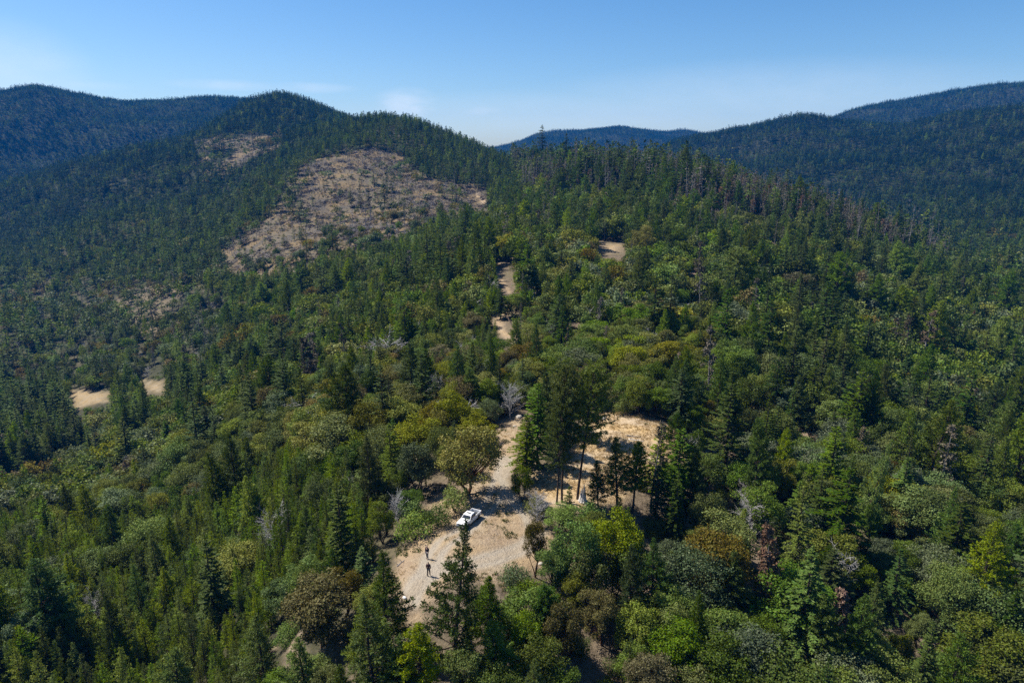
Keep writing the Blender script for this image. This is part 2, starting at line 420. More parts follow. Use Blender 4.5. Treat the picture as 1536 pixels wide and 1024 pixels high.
# ------------------------------------------------------------------ trees (real metres, base at the origin)
def conifer(seed, H, Rad, start=0.12, whorls=26, per=5, tufts=7, blades=5, bl=0.5, bw=0.16, style='fir', prof=0.8, gaps=0.12, twigs=True, lean=0.0, sides=7, shape='cone'):
    """returns (trunk, crown) builders"""
    rng = np.random.default_rng(seed)
    T, C = MB(), MB()
    k = 9
    hz = np.linspace(0, 1, k)
    bend = np.cumsum(rng.normal(0, 0.02 * H / k, (k, 2)), 0) + np.outer(hz, [lean * H, 0])
    r0 = (0.007 if shape == 'old' else 0.010) * H + 0.05
    axis = np.column_stack([bend - bend[0], hz * H])
    T.tube(np.vstack([axis[0] - [0, 0, 0.7], axis]), np.concatenate([[r0 * 1.25], r0 * (1 - hz) ** 0.8 + 0.012]), sides)

    def at(h):
        return np.array([np.interp(h, hz, axis[:, i]) for i in range(3)])
    cc, uu, ww, ll = [], [], [], []
    lop = rng.uniform(0, 2 * math.pi)
    for wi in range(whorls):
        h = start + (1 - start) * ((wi + rng.uniform(0, 0.7)) / whorls) ** 0.92
        if h > 0.985:
            continue
        t = (h - start) / (1 - start)
        if shape == 'cone':
            p = (1 - t) ** prof * min(1.0, 0.55 + t * 4)
        else:  # rounded crown of an old pine
            p = math.sqrt(max(0.0, 1 - (abs(t - 0.42) / 0.62) ** 2)) * (0.75 + 0.25 * rng.random())
        nb = max(2, int(per * (0.6 + 0.6 * p)))
        ph = rng.uniform(0, 6.28)
        base = at(h)
        for bi in range(nb):
            if rng.random() < gaps:
                continue
            a = ph + bi * 6.283 / nb + rng.normal(0, 0.25)
            Ln = Rad * p * rng.uniform(0.58, 1.15) * (1 + 0.28 * math.cos(a - lop))
            if Ln < 0.15:
                Ln = 0.15
            up = (0.55 * t - 0.12 if style == 'fir' else 0.25 + 0.35 * t - 0.25 * (1 - t)) + rng.normal(0, 0.1)
            d = np.array([math.cos(a), math.sin(a), up]); d /= np.linalg.norm(d)
            droop = (0.20 if style == 'fir' else 0.02) * (1 - t) * Ln
            ts = np.linspace(0, 1, 4)
            bp = base + d * Ln * ts[:, None]; bp[:, 2] -= droop * ts ** 2
            if style == 'pine':
                bp[:, 2] += 0.18 * Ln * ts ** 2
            if twigs:
                C.tube(bp, np.array([0.05, 0.035, 0.022, 0.01]) * (0.3 + Ln * 0.35), 3, 1)
            nt = max(2, int(tufts * (0.35 + 0.65 * Ln / Rad)))
            tt = np.linspace(0.22 if style == 'fir' else 0.4, 1.0, nt) + rng.normal(0, 0.03, nt)
            pos = base + d * Ln * tt[:, None]; pos[:, 2] += (-droop + (0.18 * Ln if style == 'pine' else 0)) * tt ** 2
            pos = np.repeat(pos, blades, 0)
            n = len(pos)
            side = np.array([-d[1], d[0], 0.0])
            if style == 'fir':
                sg = np.tile(np.linspace(-1, 1, blades), nt)[:, None] + rng.normal(0, 0.2, (n, 1))
                u = d + side * sg * 1.1 + rng.normal(0, 0.18, (n, 3)); u[:, 2] -= 0.18
                w = np.array([0, 0, 1.0]) + rng.normal(0, 0.38, (n, 3))
            else:
                u = d * 0.6 + rdir(rng, n) + np.array([0, 0, 0.25])
                w = rdir(rng, n)
                pos = pos + rng.normal(0, 0.09, (n, 3))
            cc.append(pos); uu.append(u); ww.append(w)
            ll.append(bl * rng.uniform(0.65, 1.25, n) * (0.55 + 0.45 * min(1, Ln / (0.5 * Rad))))
    # leader
    n = max(4, blades * 3)
    cc.append(np.repeat(at(0.985)[None], n, 0) - np.column_stack([np.zeros((n, 2)), rng.uniform(0, 0.05 * H, n)]))
    u = rdir(rng, n); u[:, 2] = abs(u[:, 2]) + 0.7
    uu.append(u); ww.append(rdir(rng, n)); ll.append(bl * rng.uniform(0.6, 1.0, n))
    ln = np.concatenate(ll)
    C.blades(np.concatenate(cc), np.concatenate(uu), np.concatenate(ww), ln, ln * bw / bl)
    return T, C


def broadleaf(seed, H, Rad, clumps=22, leaves=200, ll=0.36, stems=2, base=0.25, flat=0.75, cr=0.34, sides=6, twigs=True, open_=0.0):
    rng = np.random.default_rng(seed)
    T, C = MB(), MB()
    cz = H * (base + (1 - base) * 0.5); rz = H * (1 - base) * 0.5
    # clump centres spread over the crown, more on its top and sides
    cs = []
    low = rng.uniform(-0.95, -0.5)
    tries = 0
    while len(cs) < clumps and tries < 4000:
        tries += 1
        d = rdir(rng, 1)[0]
        if d[2] < low:
            continue
        q = rng.uniform(0.35, 0.86) if rng.random() < 0.45 else rng.uniform(0.68, 0.92)
        c = d * q * np.array([Rad, Rad, rz]) * (0.8 + 0.2 * rng.random())
        if all(np.linalg.norm((c - o) / np.array([1, 1, flat])) > Rad * cr * 0.62 for o in cs):
            cs.append(c)
    cs = np.array(cs) + np.array([0, 0, cz])
    hub = np.array([rng.normal(0, 0.05 * Rad), rng.normal(0, 0.05 * Rad), H * base * 0.9])
    tr = 0.018 * H + 0.05
    tops = []
    for s in range(stems):
        a = rng.uniform(0, 6.28); sp = 0.0 if stems == 1 else 0.25 * Rad
        top = np.array([math.cos(a + s * 6.28 / stems) * sp, math.sin(a + s * 6.28 / stems) * sp, H * (base + 0.22 * rng.random())])
        mid = top * 0.5 + rng.normal(0, 0.06 * Rad, 3); mid[2] = top[2] * 0.5
        T.tube([[0, 0, -0.6], [0, 0, 0], mid, top], [tr * 1.3, tr, tr * 0.75, tr * 0.5], sides)
        tops.append(top)
    if twigs:
        for c in cs:
            s = min(tops, key=lambda q: np.linalg.norm(q - c))
            m = (s + c) / 2 + rng.normal(0, 0.06 * Rad, 3); m[2] -= 0.08 * Rad
            T.tube([s - [0, 0, 0.15], m, c], [tr * 0.42, tr * 0.26, tr * 0.08], 4)
    cc, nn = [], []
    for c in cs:
        r = Rad * cr * rng.uniform(0.62, 1.2)
        n = int(leaves * (r / (Rad * cr)) ** 2)
        d = rdir(rng, n)
        lump = 1 + 0.22 * np.sin(d[:, 0] * 7 + c[0] * 3) * np.cos(d[:, 1] * 6 + c[1] * 3) + 0.14 * np.sin(d[:, 2] * 11 + c[2])
        q = r * lump * np.where(rng.random(n) < 0.25, rng.uniform(0.3, 0.9, n), rng.uniform(0.82, 1.12, n))
        keep = (d[:, 2] > -0.75) & (rng.random(n) > open_)
        p = c + d * q[:, None] * np.array([1, 1, flat])
        cc.append(p[keep]); nn.append(d[keep])
    cc = np.concatenate(cc); nn = np.concatenate(nn); n = len(cc)
    w = nn * 0.75 + rdir(rng, n) * 0.8 + np.array([0, 0, 0.25])
    u = np.cross(w, rdir(rng, n))
    ln = ll * rng.uniform(0.6, 1.35, n)
    C.blades(cc, u, w, ln, ln * 0.68)
    return T, C


def snag(seed, H, Rad, branches=40, twigs=5, needles=0, bushy=False, sides=6, tw=1.0):
    """standing dead tree: bare trunk, bare limbs and twigs; crown = limbs (+ a few dead needles)"""
    rng = np.random.default_rng(seed)
    T, C = MB(), MB()
    k = 8
    hz = np.linspace(0, 1, k)
    bend = np.cumsum(rng.normal(0, 0.03 * H / k, (k, 2)), 0)
    axis = np.column_stack([bend - bend[0], hz * H])
    r0 = 0.009 * H + 0.05
    T.tube(np.vstack([axis[0] - [0, 0, 0.6], axis]), np.concatenate([[r0 * 1.2], r0 * (1 - hz) + 0.02]), sides)
    cc, uu, ll = [], [], []
    for i in range(branches):
        h = rng.uniform(0.25 if bushy else 0.3, 0.98) if not bushy else rng.uniform(0.15, 0.9)
        base = np.array([np.interp(h, hz, axis[:, j]) for j in range(3)])
        a = rng.uniform(0, 6.283)
        L = Rad * (rng.uniform(0.5, 1.0) * (1 - h) ** 0.6 + 0.1 if not bushy else rng.uniform(0.6, 1.15))
        d = np.array([math.cos(a), math.sin(a), rng.normal(0.9 if bushy else 0.12, 0.22)]); d /= np.linalg.norm(d)
        p1 = base + d * L * 0.5 + rng.normal(0, 0.05 * L, 3); p2 = base + d * L + rng.normal(0, 0.1 * L, 3)
        C.tube([base, p1, p2], [0.035 * tw * (0.6 + L * 0.25), 0.024 * tw * (0.6 + L * 0.2), 0.010 * tw], 3, 0)
        for t in range(twigs):
            s = base + (p2 - base) * rng.uniform(0.3, 0.98)
            e = s + (d * 0.5 + rdir(rng, 1)[0] * 0.8) * L * rng.uniform(0.2, 0.42)
            C.tube([s, e], [0.016 * tw, 0.007 * tw], 3, 0)
            if needles:
                m = s + (e - s) * rng.uniform(0.1, 1.0, (needles, 1))
                cc.append(m); uu.append(rdir(rng, needles) + [0, 0, -0.4]); ll.append(rng.uniform(0.25, 0.6, needles))
    if needles:
        n = sum(map(len, cc)); ln = np.concatenate(ll)
        C.blades(np.concatenate(cc), np.concatenate(uu), rdir(rng, n), ln, ln * 0.4, 1)
    return T, C


def bush(seed, H, Rad, clumps=9, leaves=110, ll=0.2):
    return broadleaf(seed, H, Rad, clumps, leaves, ll, stems=3, base=0.05, flat=0.8, cr=0.45, sides=4, twigs=False)

# ------------------------------------------------------------------ scene graph helpers
def link(o):
    COL.objects.link(o); return o


def thing(name, label, cat, loc=(0, 0, 0), rz=0.0, group=None):
    o = link(bpy.data.objects.new(name, None)); o.empty_display_size = 0.5
    o.location = loc; o.rotation_euler = (0, 0, rz)
    o['label'] = label; o['category'] = cat
    if group:
        o['group'] = group
    return o


def tag(o, label, cat, group=None):
    o['label'] = label; o['category'] = cat
    if group:
        o['group'] = group
    return o


def part(name, me, parent, label=None):
    o = link(bpy.data.objects.new(name, me)); o.parent = parent
    if label:
        o['label'] = label
    return o


# ------------------------------------------------------------------ ground
def ground_mat():
    m, N, L = new_mat('ground')
    out = N.new('ShaderNodeOutputMaterial'); b = N.new('ShaderNodeBsdfPrincipled')
    b.inputs['Roughness'].default_value = 0.95; b.inputs['Specular IOR Level'].default_value = 0.1
    L.new(b.outputs[0], out.inputs['Surface'])
    tc = N.new('ShaderNodeTexCoord')

    def noise(scale, detail=4, rough=0.6, lo=0.35, hi=0.65):
        n = N.new('ShaderNodeTexNoise'); n.inputs['Scale'].default_value = scale; n.inputs['Detail'].default_value = detail; n.inputs['Roughness'].default_value = rough
        L.new(tc.outputs['Object'], n.inputs['Vector'])
        r = N.new('ShaderNodeMapRange'); r.inputs['From Min'].default_value = lo; r.inputs['From Max'].default_value = hi
        L.new(n.outputs[0], r.inputs['Value']); return r.outputs[0]

    def mix(fac, a, c):
        x = N.new('ShaderNodeMix'); x.data_type = 'RGBA'
        L.new(fac, x.inputs[0])
        for s, v in ((6, a), (7, c)):
            if isinstance(v, tuple):
                x.inputs[s].default_value = (*v, 1)
            else:
                L.new(v, x.inputs[s])
        return x.outputs[2]

    def mul(a, k):
        x = N.new('ShaderNodeMath'); x.operation = 'MULTIPLY'; x.use_clamp = True
        L.new(a, x.inputs[0])
        if isinstance(k, float):
            x.inputs[1].default_value = k
        else:
            L.new(k, x.inputs[1])
        return x.outputs[0]

    def attr(name):
        a = N.new('ShaderNodeAttribute'); a.attribute_name = name; return a.outputs['Fac']
    big, mid, fine, grit = noise(0.035), noise(0.28, 5), noise(1.6, 5, 0.7), noise(6.5, 3, 0.7, 0.3, 0.7)
    patch = noise(0.13, 5, 0.65, 0.42, 0.62)
    litter = mix(fine, (0.085, 0.064, 0.046), (0.215, 0.165, 0.120))
    floor = mix(mul(big, 0.55), litter, mix(mid, (0.050, 0.056, 0.026), (0.120, 0.110, 0.052)))
    dirt = mix(mid, mix(fine, (0.235, 0.180, 0.118), (0.375, 0.305, 0.210)), mix(grit, (0.205, 0.138, 0.088), (0.36, 0.28, 0.19)))
    dirt = mix(mul(patch, 0.75), dirt, mix(fine, (0.285, 0.195, 0.105), (0.39, 0.29, 0.165)))
    gravel = mix(mul(grit, 0.6), (0.29, 0.255, 0.205), (0.41, 0.37, 0.305))
    dirt = mix(mul(attr('track'), 0.85), dirt, gravel)
    grass = mix(mid, mix(fine, (0.37, 0.250, 0.118), (0.50, 0.37, 0.195)), mix(fine, (0.34, 0.265, 0.18), (0.47, 0.38, 0.275)))
    cut = mix(mid, mix(fine, (0.066, 0.054, 0.042), (0.140, 0.116, 0.092)), mix(fine, (0.085, 0.074, 0.050), (0.170, 0.142, 0.076)))
    cut = mix(mul(noise(0.022, 5, 0.6, 0.5, 0.6), 0.6), cut, mix(fine, (0.040, 0.036, 0.032), (0.095, 0.085, 0.074)))
    cut = mix(mul(noise(0.04, 5, 0.6, 0.45, 0.58), 0.65), cut, mix(fine, (0.150, 0.104, 0.048), (0.235, 0.165, 0.076)))
    bare = mix(mid, (0.20, 0.15, 0.11), mix(fine, (0.24, 0.185, 0.125), (0.36, 0.28, 0.20)))
    floor = mix(mul(attr('scrub_shade'), 0.9), floor, mix(mid, (0.011, 0.020, 0.009), (0.024, 0.034, 0.014)))  # undergrowth colour, darkened to carry painted shade
    c = mix(attr('bare'), floor, bare)
    c = mix(attr('cut'), c, cut)
    c = mix(attr('grass'), c, grass)
    c = mix(attr('dirt'), c, dirt)
    L.new(c, b.inputs['Base Color'])
    bp = N.new('ShaderNodeBump'); bp.inputs['Strength'].default_value = 0.7; bp.inputs['Distance'].default_value = 0.18
    h = N.new('ShaderNodeMath'); h.operation = 'ADD'; L.new(fine, h.inputs[0]); L.new(mul(grit, 0.45), h.inputs[1])
    L.new(h.outputs[0], bp.inputs['Height']); L.new(bp.outputs[0], b.inputs['Normal'])
    return m


GROUND = ground_mat()


def build_ground():
    # one polar sheet round the camera's foot, finer where the picture looks closely
    az = np.concatenate([np.linspace(R(-180), R(-60), 40)[:-1], np.linspace(R(-60), R(-44), 40)[:-1], np.linspace(R(-44), R(44), 480),
                         np.linspace(R(44), R(60), 40)[1:], np.linspace(R(60), R(180), 40)[1:]])
    rs = [3.0]
    while rs[-1] < 4100:
        r = rs[-1]
        rs.append(r + (1.5 if r < 42 else max(0.38, r * 0.0065) if r < 1800 else r * 0.02))
    rs = np.array(rs)
    na, nr = len(az), len(rs)
    A, D = np.meshgrid(az, rs, indexing='ij')
    X, Y = D * np.sin(A), D * np.cos(A)
    Z = height(X, Y)
    road, clear, grass, cut, bare, track = ground_masks(X, Y)
    inner = np.abs(A) < R(70)
    # ruts, stones and tussocks
    Z = Z + np.where(D < 500, fbm(X / 1.3, Y / 1.3, 31, 3) * 0.16 * (1 - 0.55 * np.clip(road + clear, 0, 1)), 0) - track * 0.07
    V = np.stack([X, Y, Z], -1).reshape(-1, 3)
    idx = np.arange(na * nr).reshape(na, nr)
    F = np.stack([idx[:-1, :-1], idx[1:, :-1], idx[1:, 1:], idx[:-1, 1:]], -1).reshape(-1, 4)[:, ::-1]

    def fm(a):
        return ((a[:-1, :-1] + a[1:, :-1] + a[1:, 1:] + a[:-1, 1:]) / 4).reshape(-1)
    fr, fc, fg, fx = fm(road), fm(clear), fm(grass), fm(cut)
    kind = np.zeros(len(F), int)
    kind[fx > 0.5] = 4; kind[fg > 0.5] = 3; kind[fc > 0.5] = 2; kind[(fr > 0.5) & (fc <= 0.5)] = 1
    dirt = np.maximum(road, clear)
    # evergreen undergrowth, its near-black tone also painting in the shade of the far hills
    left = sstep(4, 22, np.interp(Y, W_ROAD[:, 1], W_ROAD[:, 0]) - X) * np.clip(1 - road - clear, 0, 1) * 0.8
    scrub_shade = np.maximum(left * (1 - bare), np.clip((D - 300) / 400, 0, 1)) * (1 - cut) * np.clip(0.85 + fbm(X / 60, Y / 60, 83, 3), np.clip((D - 600) / 400, 0, 0.9), 1)
    for k, name in enumerate(('ground', 'dirt_road', 'dirt_clearing', 'dry_meadow', 'logged_hillside')):
        f = F[kind == k]
        used, inv = np.unique(f, return_inverse=True)
        me = raw_mesh(name, V[used], np.zeros((0, 3), int), inv.reshape(-1, 4), [GROUND], None, True)
        for an, arr in (('dirt', dirt), ('grass', grass), ('cut', cut), ('bare', bare), ('track', track), ('scrub_shade', scrub_shade)):
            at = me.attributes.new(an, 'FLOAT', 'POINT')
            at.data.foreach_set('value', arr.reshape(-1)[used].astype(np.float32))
        o = link(bpy.data.objects.new(name, me)); o['kind'] = 'structure'

    return float(Z.min()), float(Z.max())


GZ_MIN, GZ_MAX = build_ground()

# ------------------------------------------------------------------ tree prototypes
def joined(T, C):
    J = MB()
    for src, off in ((T, 0), (C, 1)):
        base = J.n
        for v in src.v:
            J.v.append(v)
        J.n += src.n
        J.f3 += [f + base for f in src.f3]; J.f4 += [f + base for f in src.f4]
        J.m3 += [m + off for m in src.m3]; J.m4 += [m + off for m in src.m4]
    return J


NEAR, MID, FAR = {}, {}, {}
KIND_H = {'fir': (16.0, 3.2), 'pine': (16.0, 3.2), 'tall': (22.0, 3.4), 'young': (9.0, 1.9), 'broad': (9.0, 3.9), 'bush': (2.0, 1.7), 'snag': (15.0, 2.0), 'greysnag': (7.0, 2.6), 'red': (13.0, 2.2)}
TRUNK_MAT = {'fir': BARK, 'pine': BARK, 'tall': BARK, 'young': BARK, 'broad': BARK, 'bush': BARK, 'snag': BARK_DEAD, 'greysnag': SILVER, 'red': BARK_DEAD}
CROWN_MATS = {'fir': [LEAF['fir'], BARK], 'pine': [LEAF['pine'], BARK], 'tall': [LEAF['pine'], BARK], 'young': [LEAF['young'], BARK], 'broad': [LEAF['oak']], 'bush': [LEAF['oak']],
              'snag': [BARK_DEAD, LEAF['dry']], 'greysnag': [SILVER], 'red': [BARK_DEAD, LEAF['red']]}


def make(kind, seed, lod):
    H, Rd = KIND_H[kind]
    rv = random.Random(seed * 31 + lod)
    if kind in ('fir', 'pine', 'young', 'tall'):
        st = {'fir': 'fir', 'pine': 'pine', 'young': 'pine', 'tall': 'pine'}[kind]
        start = {'fir': rv.uniform(0.06, 0.2), 'pine': rv.uniform(0.12, 0.32), 'young': rv.uniform(0.04, 0.16), 'tall': rv.uniform(0.36, 0.44)}[kind]
        shape = 'old' if kind == 'tall' else 'cone'
        rr = Rd * rv.uniform(0.85, 1.15)
        if lod == 0:
            w, p, t, b, bl, bw = {'fir': (32, 7, 10, 7, 0.44, 0.15), 'pine': (28, 6, 9, 13, 0.40, 0.11), 'young': (22, 5, 6, 9, 0.30, 0.085), 'tall': (26, 6, 8, 13, 0.42, 0.13)}[kind]
            return conifer(seed, H, rr, start, w, p, t, b, bl, bw, st, rv.uniform(0.65, 0.95), 0.14 if kind == 'fir' else 0.05, True, 0, 7, shape)
        if lod == 1:
            bl = 0.62 if kind == 'young' else 0.95
            return conifer(seed, H, rr, start, 18, 5, 5, 5, bl, bl * 0.32, st, rv.uniform(0.65, 0.95), 0.12, False, 0, 5, shape)
        bl = 1.0 if kind == 'young' else 1.5
        return conifer(seed, H, rr, start * 0.8, 11, 4, 2, 3, bl, bl * 0.45, st, rv.uniform(0.7, 0.95), 0.06, False, 0, 4, shape)
    if kind == 'broad':
        rr = Rd * rv.uniform(0.85, 1.15)
        if lod == 0:
            return broadleaf(seed, H, rr, rv.randint(34, 52), 420, 0.205, rv.randint(1, 3), rv.uniform(0.06, 0.2), rv.uniform(0.6, 0.85), rv.uniform(0.22, 0.29), open_=rv.uniform(0, 0.3))
        if lod == 1:
            return broadleaf(seed, H, rr, rv.randint(16, 24), 90, 0.56, 1, 0.15, 0.75, 0.34, sides=5, twigs=False)
        return broadleaf(seed, H, rr, 11, 20, 1.15, 1, 0.1, 0.75, 0.4, sides=4, twigs=False)
    if kind == 'bush':
        return bush(seed, H, Rd, *((12, 300, 0.15) if lod == 0 else (7, 34, 0.42) if lod == 1 else (4, 12, 0.8)))
    if kind == 'snag':
        return snag(seed, H, Rd, *((46, 6) if lod == 0 else (30, 4) if lod == 1 else (18, 2)), needles=(3 if lod == 0 else 2), tw=(1.0, 1.6, 2.6)[lod])
    if kind == 'greysnag':
        return snag(seed, H, Rd, *((46, 13) if lod == 0 else (22, 5) if lod == 1 else (12, 3)), bushy=True, tw=(1.5, 1.7, 2.4)[lod])
    if kind == 'red':
        return snag(seed, H, Rd, *((60, 6) if lod == 0 else (36, 4) if lod == 1 else (20, 3)), needles=(7 if lod == 0 else 5 if lod == 1 else 4), tw=(1.0, 1.6, 2.6)[lod])


NVAR = {'fir': 6, 'pine': 6, 'tall': 3, 'young': 5, 'broad': 9, 'bush': 4, 'snag': 4, 'greysnag': 4, 'red': 3}
for kind in KIND_H:
    NEAR[kind] = []
    for s in range(NVAR[kind]):
        T, C = make(kind, 100 + s * 7 + len(kind) * 1000, 0)
        NEAR[kind].append((T.mesh(kind + '_trunk', [TRUNK_MAT[kind]], True), C.mesh(kind + '_crown', CROWN_MATS[kind]), joined(T, C)))

# ------------------------------------------------------------------ where what grows (bases seen in the photograph's frame)
def in_poly(poly, x, y):
    inside = np.zeros(np.shape(x), bool); n = len(poly)
    for i in range(n):
        x0, y0 = poly[i]; x1, y1 = poly[(i + 1) % n]
        inside ^= ((y0 > y) != (y1 > y)) & (x < (x1 - x0) * (y - y0) / (y1 - y0 + 1e-12) + x0)
    return inside


# name: (polygon in photo pixels or None, spacing factor, {kind: weight}, {broadleaf tint: weight}, height factor)
ZONES = [
    ('cut', PX_CUT, 1.15, dict(fir=0.4, snag=1.0, greysnag=5, bush=4, broad=0.7), dict(oak=1, brown=2, grey=1), 0.7),
    ('smallcut', PX_SMALLCUT, 1.5, dict(snag=2, bush=3, broad=4, fir=3), dict(oak=1, brown=1), 0.8),
    ('plantation', [(-400, 840), (250, 790), (420, 720), (520, 740), (570, 790), (570, 850), (430, 900), (400, 960), (420, 1400), (-400, 1400)], 0.68,
     dict(young=17, pine=0.7, fir=0.15, broad=1.1, greysnag=0.4, bush=1.5), dict(oak=3, grey=2, lime=2, olive=1), 1.0),
    ('oakbelt', [(-400, 760), (0, 745), (120, 700), (300, 660), (430, 640), (470, 700), (430, 735), (250, 800), (0, 850), (-400, 860)], 1.0,
     dict(broad=9, fir=0.8, young=1.2, greysnag=0.4, red=0.15, bush=1), dict(oak=4, olive=3, grey=3, lime=1.2, brown=0.5), 0.95),
    ('darkfirs', [(-400, 560), (90, 610), (150, 640), (140, 700), (0, 760), (-400, 780)], 0.9, dict(fir=8, pine=1, broad=1.2, snag=0.3), dict(oak=1, grey=1), 1.15),
    ('valley', [(-400, 400), (150, 420), (300, 430), (350, 470), (330, 540), (260, 570), (0, 600), (-400, 600)], 1.15,
     dict(broad=7, fir=3, pine=1, snag=0.8, greysnag=0.8, bush=1.2), dict(grey=4, oak=4, brown=1), 0.85),
    ('foreground', [(420, 930), (560, 900), (640, 960), (760, 900), (1000, 880), (1040, 1000), (1000, 1400), (420, 1400)], 0.8, dict(broad=6, pine=3, young=1.2, bush=6, greysnag=0.4), dict(oak=6, olive=1.4, lime=0.7, brown=1.2, grey=0.8), 0.85),
    ('goldoaks', [(430, 600), (520, 590), (640, 590), (660, 640), (720, 640), (700, 720), (560, 720), (430, 730), (420, 650)], 1.0,
     dict(broad=9, fir=1.5, pine=0.8, greysnag=1.4), dict(gold=3, olive=4, oak=2, brown=1.3, grey=0.8), 1.0),
    ('midconifers', [(230, 480), (420, 440), (560, 430), (700, 400), (745, 420), (750, 520), (740, 580), (640, 600), (430, 610), (300, 650), (180, 640)], 0.85,
     dict(fir=2.0, young=6.5, pine=1.2, broad=5.5, greysnag=0.5, snag=0.25), dict(oak=3, olive=2, brown=1.2, lime=0.6), 0.9),
    ('youngband', [(330, 430), (480, 395), (600, 370), (700, 340), (745, 330), (745, 420), (560, 450), (400, 470)], 0.8, dict(young=5, fir=4, broad=3, pine=1), dict(oak=3, olive=2, lime=1), 0.9),
    ('hilltop', [(560, 160), (760, 235), (790, 300), (740, 320), (725, 280), (640, 270), (600, 225), (470, 240), (480, 180)], 0.62, dict(fir=8, pine=5, broad=0.6), dict(oak=1), 0.58),
    ('burntridge', [(765, 225), (900, 235), (1000, 245), (1120, 270), (1300, 320), (1400, 350), (1420, 400), (1280, 380), (1100, 330), (900, 300), (765, 290)], 0.85,
     dict(fir=5.0, pine=1.5, snag=6.0, red=1.6, broad=0.5), dict(oak=1), 1.15),
    ('ridgeconifers', [(740, 290), (900, 300), (1100, 330), (1280, 380), (1280, 430), (1050, 390), (760, 370)], 0.9, dict(fir=1.6, pine=2.2, broad=6, snag=0.7, bush=1), dict(oak=3, olive=2.5, lime=1.5, gold=0.6), 0.92),
    ('roadwoods', [(745, 350), (1050, 380), (1080, 480), (1060, 600), (960, 640), (770, 640), (770, 480)], 0.95,
     dict(broad=11, fir=0.35, pine=0.8, snag=0.3, greysnag=0.5, bush=6.0), dict(oak=2.4, olive=3, lime=4, gold=1.2, brown=0.8, grey=0.8), 0.9),
    ('shade', [(1060, 400), (1700, 430), (1900, 1400), (820, 1400), (900, 900), (1000, 760), (1060, 600)], 0.84,
     dict(broad=10.0, fir=1.3, pine=1.1, snag=0.08, red=0.03, greysnag=0.25, bush=2.6), dict(oak=9, olive=0.7, brown=0.4, grey=1.2, lime=0.3), 1.1),  # tints held mostly to dark oak, painting the slope's shade into the leaves
    ('farcentre', [(740, 150), (1010, 150), (1010, 232), (740, 232)], 0.75, dict(fir=9, pine=0.5, broad=1.5), dict(oak=1), 0.58),
    ('lefthills', [(-400, 100), (560, 120), (560, 240), (430, 320), (300, 430), (-400, 430)], 0.78, dict(fir=7, pine=0.8, broad=3.2), dict(oak=5, grey=1, olive=0.8, brown=0.4), 0.62),
    ('righthills', [(1000, 100), (1950, 100), (1950, 430), (1300, 380), (1000, 270)], 0.76, dict(fir=8, pine=0.8, broad=2.2, snag=0.15), dict(oak=6, olive=0.6, brown=0.4), 0.60),
    ('else', None, 0.95, dict(broad=6, fir=2.0, pine=2.4, young=1.2, greysnag=0.3, bush=1.5), dict(oak=4, olive=2.5, lime=1.5, brown=1, grey=1), 0.95),
]
HRANGE = {'fir': (7, 21), 'pine': (8, 20), 'tall': (18, 24), 'young': (5.5, 10.5), 'broad': (5, 12), 'bush': (1.1, 2.8), 'snag': (8, 20), 'greysnag': (4, 8), 'red': (7, 15)}
KEEP = {'fir': 0.60, 'pine': 0.58, 'young': 0.9, 'broad': 0.64, 'bush': 0.9, 'snag': 0.6, 'greysnag': 0.6, 'red': 0.6}
CLEAR_PX = [
    [(600, 850), (622, 818), (645, 800), (648, 752), (700, 728), (742, 690), (752, 645), (776, 640), (770, 700), (768, 745), (802, 762), (810, 790), (806, 845), (780, 850), (735, 862), (690, 850), (650, 900), (635, 930), (612, 930), (596, 880)],
    [(805, 735), (812, 712), (850, 690), (880, 640), (905, 615), (950, 625), (965, 640), (960, 690), (900, 745), (830, 755)],
    [(743, 392), (760, 392), (768, 425), (764, 440), (748, 420)], [(744, 470), (764, 470), (770, 515), (752, 518)], [(700, 282), (727, 284), (730, 310), (712, 312)],
    [(902, 362), (934, 362), (934, 384), (904, 386)], [(108, 584), (162, 586), (164, 604), (108, 612)], [(214, 570), (246, 570), (246, 592), (216, 588)],
]
CUT_CLEAR = [(440, 268), (480, 245), (540, 232), (600, 234), (612, 262), (660, 290), (640, 330), (560, 360), (480, 375), (380, 400), (340, 395), (400, 340)]


def top_height(px, py, ty, maxh=60):
    """height of a thing standing at photo pixel (px, py) whose top shows at row ty"""
    g = ground_at(px, py)
    h = np.linspace(0.1, maxh, 1200)
    yy = pix(np.full_like(h, g[0]), np.full_like(h, g[1]), g[2] + h)[1]
    return g, float(h[np.argmin(np.abs(yy - ty))])


PLANTS = []     # dicts: kind tint x y z H W rot var lod label px size

